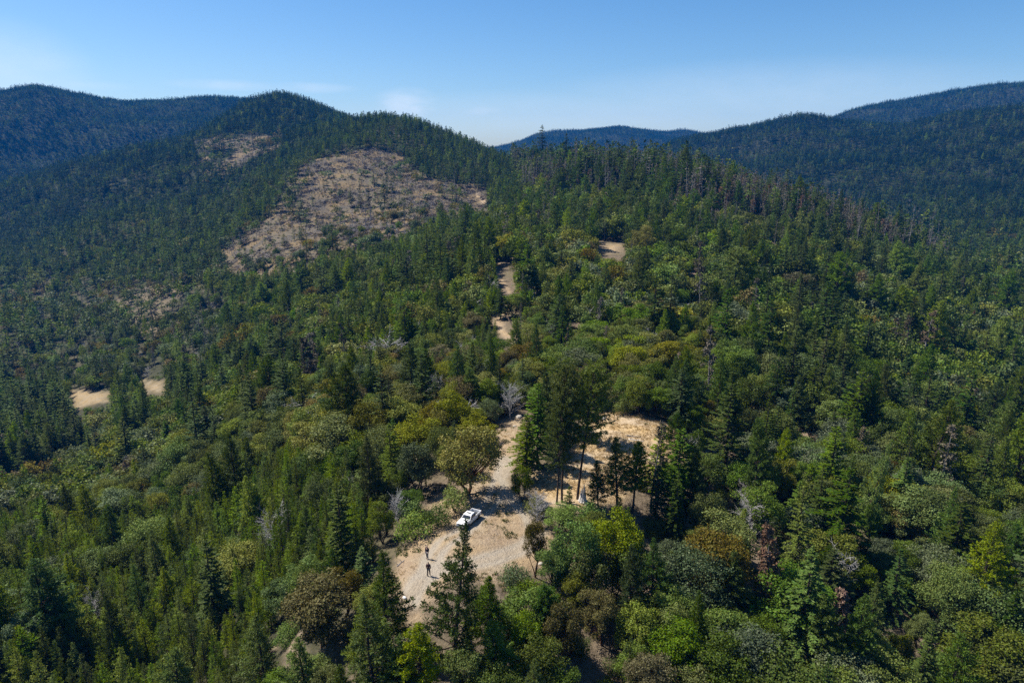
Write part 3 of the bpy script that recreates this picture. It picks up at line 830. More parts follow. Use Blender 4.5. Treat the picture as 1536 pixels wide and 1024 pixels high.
# trees picked out one by one in the photograph: kind, tint, base x, base y, top y, crown width px (0: natural), label
FEATURES = [
    ('tall', 'pine', 866, 748, 545, 68, 'tallest dark pine with a bare trunk beside the white stump, rightmost of a trio'),
    ('tall', 'pine', 843, 752, 548, 58, 'tall pine with a thin bare trunk, middle one of the trio in the dry grass'),
    ('tall', 'pine', 835, 756, 605, 50, 'shorter pine with a bare lower trunk, leftmost of the trio in the dry grass'),
    ('fir', 'pine', 806, 700, 572, 66, 'dark dense fir on the road side of the tall pine trio'),
    ('pine', 'pine', 822, 676, 556, 60, 'dark conifer half hidden behind the tall pine trio'),
    ('pine', 'pine', 879, 664, 556, 60, 'dark conifer behind the tall pine trio, at the top edge of the dry grass'),
    ('fir', 'young', 790, 720, 622, 56, 'green fir by the road, in front of the dark dense fir'),
    ('broad', 'lime', 783, 752, 690, 40, 'lush green round shrub-like tree between the road and the dry grass'),
    ('pine', 'young', 926, 764, 655, 62, 'young pine standing in the dry grass clearing, taller of a touching pair'),
    ('pine', 'young', 948, 770, 662, 56, 'young pine touching the taller young pine in the dry grass clearing'),
    ('pine', 'fir', 897, 764, 688, 40, 'small dark young pine just beside the white bleached stump'),
    ('fir', 'pine', 853, 790, 728, 34, 'small green fir below the white bleached stump'),
    ('bush', 'lime', 884, 786, 752, 46, 'yellow-green bush under the small young pines beside the clearing'),
    ('fir', 'young', 986, 760, 632, 54, 'narrow green fir next to the grey dying conifer at the dry grass edge'),
    ('snag', 'dry', 975, 768, 630, 36, 'grey dying conifer full of bare twigs at the dry grass edge'),
    ('fir', 'pine', 1012, 790, 640, 76, 'green fir right of the grey dying conifer'),
    ('pine', 'fir', 1046, 800, 668, 60, 'dark fir on the slope below the dry grass clearing'),
    ('fir', 'pine', 1085, 728, 556, 88, 'big broad green conifer on the slope beyond the dry grass'),
    ('fir', 'lime', 1186, 895, 716, 56, 'bright yellow-green fir with a bare lower trunk on the shaded slope'),
    ('pine', 'young', 1284, 822, 655, 44, 'thin leaning pine with a sparse tuft of bright foliage, on the shaded slope'),
    ('fir', 'pine', 1140, 722, 590, 52, 'slim fir beside the big broad conifer on the slope'),
    ('red', 'red', 1150, 935, 778, 56, 'dead conifer with a grey top and rusty red lower branches'),
    ('red', 'red', 1252, 990, 880, 50, 'smaller rusty red dead conifer below the grey dead tree'),
    ('greysnag', 'dry', 1258, 905, 822, 56, 'grey leafless tree among green crowns on the shaded slope'),
    ('pine', 'pine', 584, 985, 822, 84, 'green pine with a visible dark trunk, beside the bottom of the dirt clearing'),
    ('pine', 'pine', 679, 1015, 782, 100, 'big green pine rising in front of the dirt clearing and the pickup'),
    ('pine', 'pine', 733, 985, 862, 78, 'green pine with a dark trunk below the gravel track'),
    ('fir', 'pine', 516, 868, 722, 72, 'tall green fir at the left edge of the dirt clearing'),
    ('pine', 'young', 546, 1010, 908, 66, 'bright green young pine under the brownish madrone'),
    ('pine', 'young', 636, 1065, 925, 80, 'bushy green pine in the dark foreground below the persons'),
    ('pine', 'pine', 600, 1075, 950, 80, 'dark green pine at the bottom edge, beside the bushy green pine'),
    ('broad', 'gold', 702, 742, 622, 112, 'big golden-green oak beside the road just behind the pickup'),
    ('broad', 'brown', 484, 968, 853, 134, 'wide brownish madrone with dark red trunks beside the bright plantation'),
    ('broad', 'brown', 803, 866, 770, 42, 'slender madrone with a thin tall trunk at the right edge of the dirt clearing'),
    ('greysnag', 'dry', 806, 790, 738, 40, 'small grey leafless tree at the right edge of the dirt clearing'),
    ('broad', 'oak', 860, 892, 762, 92, 'large dark green oak right of the slender madrone'),
    ('broad', 'olive', 918, 890, 756, 92, 'large olive oak, its crown against the shaded gully'),
    ('broad', 'olive', 890, 840, 760, 60, 'olive tree wedged between the large dark oak and the young pines'),
    ('broad', 'brown', 902, 968, 872, 66, 'upright brown-olive tree below the large olive oak'),
    ('broad', 'brown', 848, 1000, 888, 76, 'brown-olive tree with a dark leaning trunk, beside the upright brown-olive tree'),
    ('broad', 'lime', 1010, 1030, 922, 112, 'big bright green tree at the bottom edge, right of the brown-olive trees'),
    ('broad', 'olive', 512, 712, 608, 118, 'broadest olive-gold oak on the slope left of the road'),
    ('broad', 'gold', 470, 705, 622, 74, 'golden oak on the outer side of the broadest olive-gold oak'),
    ('broad', 'gold', 553, 690, 588, 84, 'golden oak behind the broadest olive-gold oak'),
    ('broad', 'olive', 604, 668, 588, 78, 'olive oak between the golden oak and the grey dead branches'),
    ('broad', 'grey', 627, 744, 652, 68, 'dense grey-green oak left of the big golden oak'),
    ('fir', 'pine', 588, 742, 634, 46, 'green fir between the olive oaks and the grey-green oak'),
    ('fir', 'fir', 658, 640, 556, 48, 'dark fir rising among silver dead branches left of the road'),
    ('broad', 'gold', 728, 612, 552, 70, 'gold-green oak left of the road, behind the silver dead tree'),
    ('fir', 'fir', 813, 262, 187, 36, 'tallest conifer on the skyline, on the burnt ridge'),
    ('fir', 'fir', 849, 262, 200, 38, 'second tall conifer on the skyline, right of the tallest'),
    ('snag', 'red', 866, 258, 207, 14, 'thin reddish dead spire beside the second tall skyline conifer'),
    ('fir', 'fir', 946, 258, 205, 26, 'narrow conifer standing above the burnt ridge'),
    ('snag', 'dry', 776, 256, 224, 13, 'bare dead conifer spire along the burnt ridge skyline'),
    ('snag', 'red', 790, 256, 216, 14, 'bare dead conifer spire along the burnt ridge skyline'),
    ('snag', 'dry', 800, 256, 222, 12, 'bare dead conifer spire along the burnt ridge skyline'),
    ('snag', 'dry', 828, 256, 214, 13, 'bare dead conifer spire along the burnt ridge skyline'),
    ('snag', 'red', 884, 256, 214, 14, 'bare dead conifer spire along the burnt ridge skyline'),
    ('snag', 'dry', 897, 256, 221, 13, 'bare dead conifer spire along the burnt ridge skyline'),
    ('snag', 'red', 912, 256, 215, 14, 'bare dead conifer spire along the burnt ridge skyline'),
    ('snag', 'dry', 926, 258, 219, 14, 'bare dead conifer spire along the burnt ridge skyline'),
    ('snag', 'dry', 962, 262, 224, 14, 'bare dead conifer spire along the burnt ridge skyline'),
    ('snag', 'red', 978, 266, 226, 14, 'bare dead conifer spire along the burnt ridge skyline'),
    ('snag', 'dry', 996, 270, 222, 14, 'bare dead conifer spire along the burnt ridge skyline'),
    ('snag', 'dry', 1022, 276, 232, 14, 'bare dead conifer spire along the burnt ridge skyline'),
    ('snag', 'red', 1050, 282, 240, 15, 'bare dead conifer spire along the burnt ridge skyline'),
    ('fir', 'fir', 532, 170, 150, 9, 'tiny conifer spike on the clearcut hill skyline, taller of two'),
    ('fir', 'fir', 527, 312, 276, 12, 'thin scorched conifer on the clearcut, outermost of the standing row'),
    ('fir', 'fir', 541, 314, 272, 13, 'thin scorched conifer on the clearcut, second in the standing row'),
    ('fir', 'fir', 554, 312, 276, 13, 'thin scorched conifer on the clearcut, third in the standing row'),
    ('fir', 'fir', 577, 312, 264, 18, 'tallest scorched conifer on the clearcut, at the end of the standing row'),
    ('snag', 'dry', 526, 382, 345, 14, 'dark dead trunk at the foot of the clearcut'),
    ('tall', 'pine', 1096, 482, 372, 52, 'tall pine with a long bare trunk in the woods right of the road'),
    ('tall', 'pine', 1109, 474, 378, 44, 'pine with a bare trunk just behind the tall one right of the road'),
    ('fir', 'fir', 1500, 1012, 884, 84, 'dark fir at the far right edge above the bare slope'),
    ('fir', 'fir', 1420, 890, 750, 90, 'tall dark fir in the deep shade of the right slope'),
    ('fir', 'fir', 430, 574, 478, 54, 'very dark tall fir on the left slope, highest of a tight clump'),
    ('fir', 'fir', 411, 580, 492, 46, 'dark fir on the outer side of the tight clump on the left slope'),
    ('fir', 'fir', 446, 582, 505, 44, 'dark fir on the inner side of the tight clump on the left slope'),
    ('red', 'dry', 466, 596, 505, 34, 'grey-brown dead conifer beside the tight dark fir clump'),
    ('fir', 'fir', 263, 616, 546, 46, 'dark fir right beside the small far meadow'),
    ('fir', 'fir', 92, 640, 570, 50, 'dark fir on the outer edge of the small far meadow'),
    ('greysnag', 'grey', 765, 630, 576, 40, 'silver dead tree with upright bare branches left of the road'),
    ('greysnag', 'grey', 701, 648, 600, 46, 'tangle of silver dead branches on the slope left of the big golden oak'),
    ('greysnag', 'grey', 664, 658, 612, 40, 'silver leafless tree below the dark fir left of the road'),
    ('greysnag', 'grey', 582, 560, 505, 60, 'broad grey leafless tree high on the left slope'),
    ('greysnag', 'grey', 597, 790, 742, 34, 'small grey leafless tree on the left edge of the dirt clearing'),
    ('broad', 'olive', 574, 815, 745, 46, 'olive tree beside the small grey leafless tree at the clearing'),
    ('red', 'red', 217, 765, 722, 30, 'round reddish dying tree in the oak belt of the left slope'),
    ('red', 'red', 278, 800, 782, 16, 'little reddish dead conifer below the round reddish tree'),
    ('fir', 'fir', 751, 478, 432, 32, 'dark fir leaning over the road between its two open bends'),
    ('broad', 'olive', 770, 474, 436, 36, 'small olive tree on the right verge between the two open road bends'),
    ('broad', 'brown', 792, 562, 508, 72, 'wide brownish oak hiding the road above the silver dead tree'),
    ('broad', 'olive', 752, 566, 520, 44, 'olive tree across the road bend, left of the wide brownish oak'),
    ('broad', 'oak', 750, 612, 560, 44, 'green oak on the left verge of the hidden road stretch'),
    ('broad', 'olive', 776, 600, 552, 36, 'small olive tree on the hidden road stretch behind the pine trio'),
    ('broad', 'oak', 825, 560, 514, 44, 'green oak touching the wide brownish oak by the road'),
    ('broad', 'gold', 748, 385, 350, 30, 'yellowish tree where the road first drops out of sight'),
    ('bush', 'lime', 683, 768, 730, 50, 'bright green bush behind the pickup under the golden oak'),
    ('bush', 'lime', 658, 790, 757, 40, 'green bush in front of the pickup, against its hood'),
    ('bush', 'oak', 645, 782, 770, 16, 'little green tuft on the orange bank left of the pickup'),
    ('bush', 'lime', 620, 810, 770, 62, 'low wide green bush on the left edge of the dirt clearing'),
    ('bush', 'lime', 618, 782, 750, 46, 'green bush up the bank from the low wide bush'),
    ('bush', 'grey', 772, 882, 846, 46, 'grey-green bush at the lower edge of the gravel track'),
    ('bush', 'oak', 795, 902, 868, 50, 'dark green bush below the grey-green bush'),
    ('bush', 'olive', 800, 772, 742, 36, 'dull green bush where the road meets the dry grass'),
    ('broad', 'oak', 946, 915, 802, 92, 'dark round oak at the gully edge, outermost of the oak mass by the clearing'),
    ('broad', 'oak', 882, 912, 806, 84, 'dark oak filling the gap under the two largest oaks'),
    ('broad', 'oak', 832, 898, 806, 62, 'dense oak between the slender madrone and the large dark oak'),
    ('pine', 'fir', 978, 940, 806, 72, 'dark pine beyond the outermost oak at the gully edge'),
    ('broad', 'oak', 1004, 968, 866, 84, 'deep green tree between the dark pine and the big bright tree'),
    ('broad', 'olive', 952, 990, 895, 84, 'olive tree below the oak mass, beside the upright brown-olive tree'),
    ('pine', 'pine', 745, 1040, 925, 84, 'green pine at the bottom edge under the dark-trunked pine'),
    ('broad', 'oak', 700, 1055, 960, 84, 'dark leafy tree at the bottom edge between two green pines'),
    ('bush', 'oak', 840, 955, 925, 44, 'dark low bush under the brown-olive trees, nearest the bare bank'),
    ('bush', 'olive', 805, 945, 915, 46, 'olive bush at the foot of the bare bank below the gravel track'),
    ('bush', 'grey', 765, 935, 902, 46, 'grey-green bush down the bank from the gravel track end'),
    ('bush', 'oak', 830, 910, 880, 40, 'green bush under the slender madrone, beside the large dark oak'),
    ('bush', 'lime', 870, 985, 955, 40, 'bright low bush between the two brown-olive trunks'),
    ('broad', 'lime', 782, 1000, 905, 70, 'green bushy tree below the bare bank, left of the brown-olive trees'),
    ('bush', 'lime', 935, 622, 596, 30, 'pale bush on the far rim of the dry grass clearing'),
    ('broad', 'lime', 985, 610, 535, 50, 'bright green round tree beyond the dry grass clearing'),
    ('broad', 'olive', 958, 622, 556, 42, 'olive tree next to the bright round tree beyond the dry grass'),
    ('broad', 'gold', 965, 395, 330, 52, 'large gold-green oak beside the distant bare pad'),
    ('broad', 'lime', 1015, 390, 338, 42, 'yellow-green tree right of the large oak at the distant pad'),
    ('broad', 'brown', 1195, 470, 398, 70, 'broad brownish oak on the ridge shoulder right of the road'),
    ('broad', 'brown', 1375, 545, 488, 80, 'broad brownish oak far out on the right slope'),
    ('fir', 'fir', 1245, 430, 330, 40, 'tall fir standing above the brownish oak on the ridge shoulder'),
    ('fir', 'pine', 1214, 600, 492, 40, 'bright-sided fir above the bare patch on the right slope'),
]
LOW_CROWNS = sorted(range(NVAR['broad']), key=lambda s: np.random.default_rng(100 + s * 7 + 5000).uniform(-0.95, -0.5))[:4]


def crest_height(px, ty):
    """a thing on the crest of the near ridge, its top at row ty"""
    a = float(np.arctan2(*ray(px, 250)[:2])); d = np.linspace(430, 720, 300)
    z = height(d * math.sin(a), d * math.cos(a))
    k = int(np.argmax((z - CAM_Z) / d))
    g = np.array([d[k] * math.sin(a), d[k] * math.cos(a), z[k]])
    h = np.linspace(4, 60, 1200)
    return g, float(h[np.argmin(np.abs(pix(np.full_like(h, g[0]), np.full_like(h, g[1]), g[2] + h)[1] - ty))])


for kind, tint, bx, by, ty, wpx, lab in FEATURES:
    g, H = crest_height(bx, ty) if 760 < bx < 1060 and by < 290 else top_height(bx, by, ty)
    dep = g[1] * CP - (g[2] - CAM_Z) * SP
    W = (wpx / 2 * dep / FPX) if wpx else H * KIND_H[kind][1] / KIND_H[kind][0]
    if kind in ('broad', 'greysnag', 'bush'):   # seen from above the crown's depth adds to the height in the picture
        H = max(0.7 * H, H - 0.16 * W)
    PLANTS.append(dict(kind=kind, tint=tint, x=g[0], y=g[1], z=g[2], H=H, W=W, label=lab, size=(by - ty) * 3, px=bx, py=by, var=LOW_CROWNS[len(PLANTS) % 4] if kind == 'broad' else len(PLANTS)))
N_FEAT = len(PLANTS)

TINT_ADJ = {'fir': 'dark green', 'deep': 'very dark green', 'pine': 'mid green', 'young': 'bright green', 'oak': 'green', 'olive': 'olive', 'gold': 'golden-green', 'brown': 'brownish', 'lime': 'fresh green', 'grey': 'grey-green', 'red': 'rusty red', 'dry': 'grey bare'}


def sample_band(d0, d1, s):
    n = int(d1 * 2 / s) + 2
    gx = np.arange(-n // 2, n // 2) * s
    gy = np.arange(int(d0 * 0.55 / s), int(d1 / s) + 2) * s
    X, Y = np.meshgrid(gx, gy)
    X = X + RNG.uniform(-0.48, 0.48, X.shape) * s; Y = Y + RNG.uniform(-0.48, 0.48, Y.shape) * s
    X, Y = X.ravel(), Y.ravel()
    D = np.hypot(X, Y); A = np.arctan2(X, Y)
    k = (D >= d0) & (D < d1) & (np.abs(A) < R(47.5))
    return X[k], Y[k]


# skyline of the ground per azimuth, to leave out woods that no view from here or a step aside could see
_va = np.linspace(R(-48), R(48), 480); _vd = np.exp(np.linspace(math.log(40), math.log(6400), 900))
_VA, _VD = np.meshgrid(_va, _vd, indexing='ij')
_el = (height(_VD * np.sin(_VA), _VD * np.cos(_VA)) + 5 - CAM_Z) / _VD
_run = np.maximum.accumulate(_el, axis=1)


def visible(x, y, ztop):
    D = np.hypot(x, y); A = np.arctan2(x, y)
    i = np.clip(((A - _va[0]) / (_va[1] - _va[0])).round().astype(int), 0, 479)
    j = np.clip(np.searchsorted(_vd, D * 0.985) - 1, 0, 899)
    return (ztop + 6 + D * 0.004 - CAM_Z) / D > _run[i, j]


def choose(keys_w, u):
    ks = list(keys_w); w = np.cumsum([keys_w[k] for k in ks]); w = w / w[-1]
    return np.array(ks, object)[np.clip(np.searchsorted(w, u), 0, len(ks) - 1)]


CAND = {k: [] for k in ('x', 'y', 'z', 'H', 'W', 'kind', 'tint', 'zone', 'px', 'py', 'D')}
for d0, d1, s in ((40, 320, 2.1), (320, 700, 4.0), (700, 1350, 4.5), (1350, 2300, 5.2), (2300, 3400, 6.0)):
    x, y = sample_band(d0, d1, s)
    z = height(x, y); D = np.hypot(x, y)
    k = visible(x, y, z + 18)
    x, y, z, D = x[k], y[k], z[k], D[k]
    px, py = pix(x, y, z)
    k = (px > -280) & (px < 1820) & (py < 1330)
    x, y, z, D, px, py = x[k], y[k], z[k], D[k], px[k], py[k]
    zone = np.full(len(x), len(ZONES) - 1)
    for zi in range(len(ZONES) - 2, -1, -1):
        zone[in_poly(ZONES[zi][1], px, py)] = zi
    kind = np.empty(len(x), object); tint = np.empty(len(x), object); hf = np.ones(len(x)); sp = np.ones(len(x))
    n1 = fbm(x / 26, y / 26, 41, 3) + 0.5; n2 = fbm(x / 22, y / 22, 57, 3) + 0.5
    for zi, (zn, _p, spf, kw, tw, hfz) in enumerate(ZONES):
        q = np.nonzero(zone == zi)[0]
        if not len(q):
            continue
        rank = lambda v: (np.argsort(np.argsort(v)) + 0.5) / len(v)
        mixw = 0.42 if zn not in ('hilltop',) else 0.1
        if d0 >= 700 and zn not in ('cut', 'smallcut'):
            kw = {a: b for a, b in kw.items() if a not in ('bush', 'greysnag')} or kw
        kind[q] = choose(kw, rank(RNG.random(len(q)) * (1 - mixw) + mixw * n1[q]))
        tint[q] = choose(tw, rank(RNG.random(len(q)) * 0.55 + 0.45 * n2[q]))
        hf[q] = hfz; sp[q] = spf
    keep = np.array([KEEP[c] for c in kind]) / sp ** 2
    if d0 == 40:
        keep = keep * np.where(np.isin(kind.astype(str), ('young', 'bush')), 0.8, 0.52)
    if True:
        din = poly_dist(W_CUT, x, y)
        edge = (zone == 0) & (RNG.random(len(x)) < np.exp(-np.maximum(din, 0) / 8) * 0.8)
        kind = np.where(edge, np.where(RNG.random(len(x)) < 0.6, 'broad', 'fir'), kind)
        tint = np.where(edge, np.where(RNG.random(len(x)) < 0.6, 'oak', 'grey'), tint); hf = np.where(edge, 0.75, hf)
        keep = np.where(edge, 0.55, keep)
        low = (zone == 0) & ~edge & (kind == 'greysnag'); hf = np.where(low, 0.42, hf)
    keep = keep * np.clip(1.0 + 0.5 * fbm(x / 15, y / 15, 71, 2), 0.4, 1.3)
    road, clear, grass, cut, bare, track = ground_masks(x, y)
    keep = np.where((np.maximum(clear, grass) > 0.12) | ((road > 0.5) & in_vis(x, y)), 0, keep)
    keep = np.where((bare > 0.4) & (zone != 0), keep * 0.35, keep)
    k = RNG.random(len(x)) < keep
    a = [v[k] for v in (x, y, z, D, px, py, zone, kind, tint, hf)]
    x, y, z, D, px, py, zone, kind, tint, hf = a
    lo = np.array([HRANGE[c][0] for c in kind]); hi = np.array([HRANGE[c][1] for c in kind])
    H = (lo + (hi - lo) * RNG.beta(1.5, 2.0, len(x))) * hf * (0.88 + 0.34 * np.clip((D - 90) / 160, 0, 1)) * (1 + 0.35 * fbm(x / 40, y / 40, 87, 2))
    asp = np.array([KIND_H[c][1] / KIND_H[c][0] for c in kind])
    W = H * asp * RNG.uniform(0.72, 1.42, len(x))
    W = np.where((kind == 'fir') & (D > 450), W * 1.22, W)
    W = np.where(kind == 'broad', np.clip(W, 1.8, 5.8), W)
    tint = np.where(kind == 'broad', tint, np.where(kind == 'bush', tint, np.array([{'snag': 'dry', 'greysnag': 'grey', 'red': 'red', 'fir': 'fir', 'pine': 'pine', 'young': 'young', 'tall': 'pine', 'broad': '', 'bush': ''}[c] for c in kind], object)))
    # some conifers lighter or darker than their kind
    sw = RNG.random(len(x))
    tint = np.where((kind == 'fir') & (RNG.random(len(x)) < np.clip((D - 450) / 700, 0, 0.92)), 'deep', tint)  # with distance more firs take the needles with painted-in shade
    tint = np.where((kind == 'fir') & (tint != 'deep') & (sw < 0.22), 'pine', tint); tint = np.where((kind == 'pine') & (sw < 0.2), 'young', tint)
    tint = np.where((kind == 'pine') & (sw > 0.85), 'fir', tint); tint = np.where((kind == 'young') & (sw < 0.3), 'pine', tint)
    tint = np.where((kind == 'broad') & (D > 850) & (zone != 0) & (RNG.random(len(x)) < 0.6), 'fir', tint)  # many far broadleaf crowns recoloured darker, as painted far-hill shade
    # leave open what the photograph shows open
    dep = y * CP - (z - CAM_Z) * SP
    ok = np.ones(len(x), bool)
    for f in (0.1, 0.4, 0.7, 1.0):
        qx, qy = pix(x, y, z + H * f)
        half = W / dep * FPX * (0.8 if f < 0.6 else 0.35)
        half = np.where(kind == 'broad', W / dep * FPX * 0.9, half)
        for o in (-1, 0, 1):
            for P in CLEAR_PX:
                ok &= ~in_poly(P, qx + o * half, qy)
            ok &= ~(in_poly(CUT_CLEAR, qx + o * half, qy) & (zone != 0))
            for P in PX_BARE:
                ok &= ~(in_poly(P, qx + o * half * 0.6, qy) & (RNG.random(len(x)) < 0.08))
    # trees in the near foreground stay low enough not to hide the clearing
    tpx, tpy = pix(x, y, z + H)
    ok &= ~((D < 75) & (tpy < 800))
    ok &= ~((py > 1160) & (tpy < 930))
    for p in PLANTS[:N_FEAT]:
        ok &= np.hypot(x - p['x'], y - p['y']) > (0.55 * p['W'] + 0.5)
    for c, v in (('x', x), ('y', y), ('z', z), ('H', H), ('W', W), ('kind', kind), ('tint', tint), ('zone', zone), ('px', px), ('py', py), ('D', D)):
        CAND[c].append(v[ok])
CAND = {c: np.concatenate(v) for c, v in CAND.items()}
NC = len(CAND['x'])
print('plants placed', NC)

# ------------------------------------------------------------------ the largest of each kind become objects of their own
STEM = {'fir': 'fir_tree', 'pine': 'pine_tree', 'tall': 'pine_tree', 'young': 'young_conifer', 'broad': 'broadleaf_tree', 'bush': 'shrub', 'snag': 'dead_tree', 'greysnag': 'dead_tree', 'red': 'dead_tree'}
LIMIT = {'fir_tree': 300, 'pine_tree': 300, 'young_conifer': 300, 'broadleaf_tree': 300, 'shrub': 220, 'dead_tree': 220}
SPECIES = {'fir_tree': 'fir', 'pine_tree': 'pine', 'young_conifer': 'young conifer', 'broadleaf_tree': 'broadleaf tree', 'shrub': 'shrub', 'dead_tree': 'dead tree'}
cdep = CAND['y'] * CP - (CAND['z'] - CAM_Z) * SP
csize = np.sqrt(CAND['H'] * CAND['W'] * 2) / cdep * FPX
tpx, tpy = pix(CAND['x'], CAND['y'], CAND['z'] + CAND['H'])
inframe = (tpx > -20) & (tpx < 1556) & (tpy < 1010) & (CAND['py'] > 0)
single = np.zeros(NC, bool)
cstem = np.array([STEM[k] for k in CAND['kind']], object)
for st, lim in LIMIT.items():
    q = np.nonzero((cstem == st) & inframe & (csize > 14))[0]
    q = q[np.argsort(-csize[q])][:lim - sum(1 for p in PLANTS if STEM[p['kind']] == st)]
    single[q] = True
for i in np.nonzero(single)[0]:
    PLANTS.append(dict(kind=CAND['kind'][i], tint=CAND['tint'][i], x=CAND['x'][i], y=CAND['y'][i], z=CAND['z'][i], H=CAND['H'][i], W=CAND['W'][i], label=None,
                       size=csize[i], px=float(tpx[i]), py=float((tpy[i] + CAND['py'][i]) / 2), var=i, zone=ZONES[CAND['zone'][i]][0]))


def place_phrase(p):
    x, y, zn = p['px'], p['py'], p.get('zone')
    if zn == 'plantation':
        return ('at the lower left plantation bottom' if y > 940 else 'in the plantation beside the clearing' if x > 420 else
                'in the plantation near the left border' if x < 170 else 'in the middle of the plantation')
    if zn == 'oakbelt':
        return 'in the oak belt at the left border' if x < 150 else 'in the oak belt of the left slope'
    if zn == 'goldoaks':
        return 'among the golden oaks left of the road'
    if zn in ('midconifers', 'youngband'):
        return 'in the conifer band left of the road' if x > 560 else 'in the left slope conifer band'
    if zn == 'darkfirs':
        return 'in the dark stand at the left border'
    if zn == 'valley':
        return 'in the left valley bottom'
    if zn == 'roadwoods':
        return ('right beside the winding road' if x < 830 else 'in woods above the dry grass' if y > 480 else 'in woods around the distant pad')
    if zn in ('ridgeconifers', 'burntridge'):
        return 'on the burnt ridge under the skyline'
    if zn == 'foreground' and y > 880:
        pass
    elif zn == 'shade' or x > 1060:
        row = 'upper' if y < 600 else 'middle' if y < 780 else 'lower'
        return (f'on the {row} slope, right border' if x > 1400 else f'on the {row} shaded slope' if x > 1200 else f'on the {row} slope beside the clearing')
    if y > 880:
        return ('in the foreground below the clearing' if x < 760 else 'in the foreground beyond the oaks' if x < 960 else 'in the foreground of the right slope')
    if x < 660:
        return 'on the slope left of the clearing' if y > 640 else 'on the middle left slope'
    if x < 800:
        return 'near the road by the dirt clearing'
    return 'around the dry grass clearing'


big = {}
for st in LIMIT:
    v = sorted(p['H'] for p in PLANTS if STEM[p['kind']] == st and not p['label'])
    if v:
        big[st] = (v[len(v) // 3], v[2 * len(v) // 3])
byl = {}
for p in PLANTS:
    st = STEM[p['kind']]
    if p['label']:
        p['group'] = None
        continue
    a, b = big[st]
    sz = 'short' if p['H'] < a else 'tall' if p['H'] > b else 'middling'
    adj = TINT_ADJ[p['tint']]
    sp = {'snag': 'dead conifer', 'greysnag': 'leafless tree', 'red': 'dead conifer'}.get(p['kind'], SPECIES[st])
    if p['kind'] == 'greysnag':
        adj = 'silver-grey'
    ph = place_phrase(p)
    p['base'] = f'{sz} {adj} {sp}'
    p['ph'] = ph
    p['group'] = f'{sp}s {ph}'
    byl.setdefault((p['base'], ph), []).append(p)
for (base, ph), v in byl.items():
    v.sort(key=lambda p: p['px'])
    if len(v) == 1:
        names = ['the only ' + base]
    elif len(v) == 2:
        names = [f'left of two {base}s', f'right of two {base}s']
    elif len(v) == 3:
        names = [f'{q} of three {base}s' for q in ('leftmost', 'middle', 'rightmost')]
    elif len(v) == 4:
        names = [f'{q} of four {base}s' for q in ('leftmost', 'second', 'third', 'rightmost')]
    elif len(v) == 5:
        names = [f'{q} of five {base}s' for q in ('leftmost', 'second', 'middle', 'fourth', 'rightmost')]
    else:
        names = ['leftmost ' + base] + [base] * (len(v) - 2) + ['rightmost ' + base]
    for p, nm in zip(v, names):
        p['label'] = f'{nm} {ph}'

CATEGORY = {'fir_tree': 'tree', 'pine_tree': 'tree', 'young_conifer': 'tree', 'broadleaf_tree': 'tree', 'shrub': 'shrub', 'dead_tree': 'dead tree'}
FEATURE_GROUP = {'fir_tree': 'single firs', 'pine_tree': 'single pines', 'broadleaf_tree': 'single broadleaf trees', 'shrub': 'shrubs round the clearings', 'dead_tree': 'single dead trees', 'young_conifer': 'single conifers'}


def set_tint(o, kind, tint):
    """own leaf colour on shared crown geometry"""
    slot = {'snag': 1, 'red': 1}.get(kind, 0)
    if kind == 'greysnag':
        return
    if slot < len(o.material_slots):
        o.material_slots[slot].link = 'OBJECT'; o.material_slots[slot].material = LEAF[tint]


COARSE = {}
for p in PLANTS:
    st = STEM[p['kind']]
    var = NEAR[p['kind']]
    tm, cm, _j = var[p['var'] % len(var)]
    if math.hypot(p['x'], p['y']) > 420 and p['kind'] in ('snag', 'red'):      # far ones: the coarser build reads denser at this size
        if p['kind'] not in COARSE:
            COARSE[p['kind']] = []
            for s_ in range(3):
                T, C = make(p['kind'], 900 + s_ * 7, 2)
                COARSE[p['kind']].append((T.mesh(p['kind'] + '_trunk', [TRUNK_MAT[p['kind']]], True), C.mesh(p['kind'] + '_crown', CROWN_MATS[p['kind']])))
        tm, cm = COARSE[p['kind']][p['var'] % 3]
    H0, R0 = KIND_H[p['kind']]
    root = thing(st, p['label'], CATEGORY[st], (p['x'], p['y'], p['z'] - 0.05), RNG.uniform(0, 6.283), p['group'] or FEATURE_GROUP[st])
    sx = p['W'] / R0
    root.scale = (sx, sx, p['H'] / H0)
    if p['label'].startswith('thin leaning'):
        root.rotation_euler = (R(4), R(7), 0.3)
    elif p['kind'] in ('pine', 'broad', 'snag', 'tall', 'red'):
        root.rotation_euler = (RNG.normal(0, 0.04), RNG.normal(0, 0.04), root.rotation_euler[2])
    t = part('trunk', tm, root)
    c = part('crown', cm, root)
    set_tint(c, p['kind'], p['tint'])
    if p['tint'] in ('gold', 'brown') and p['kind'] == 'broad':
        t.material_slots[0].link = 'OBJECT'; t.material_slots[0].material = BARK_RED

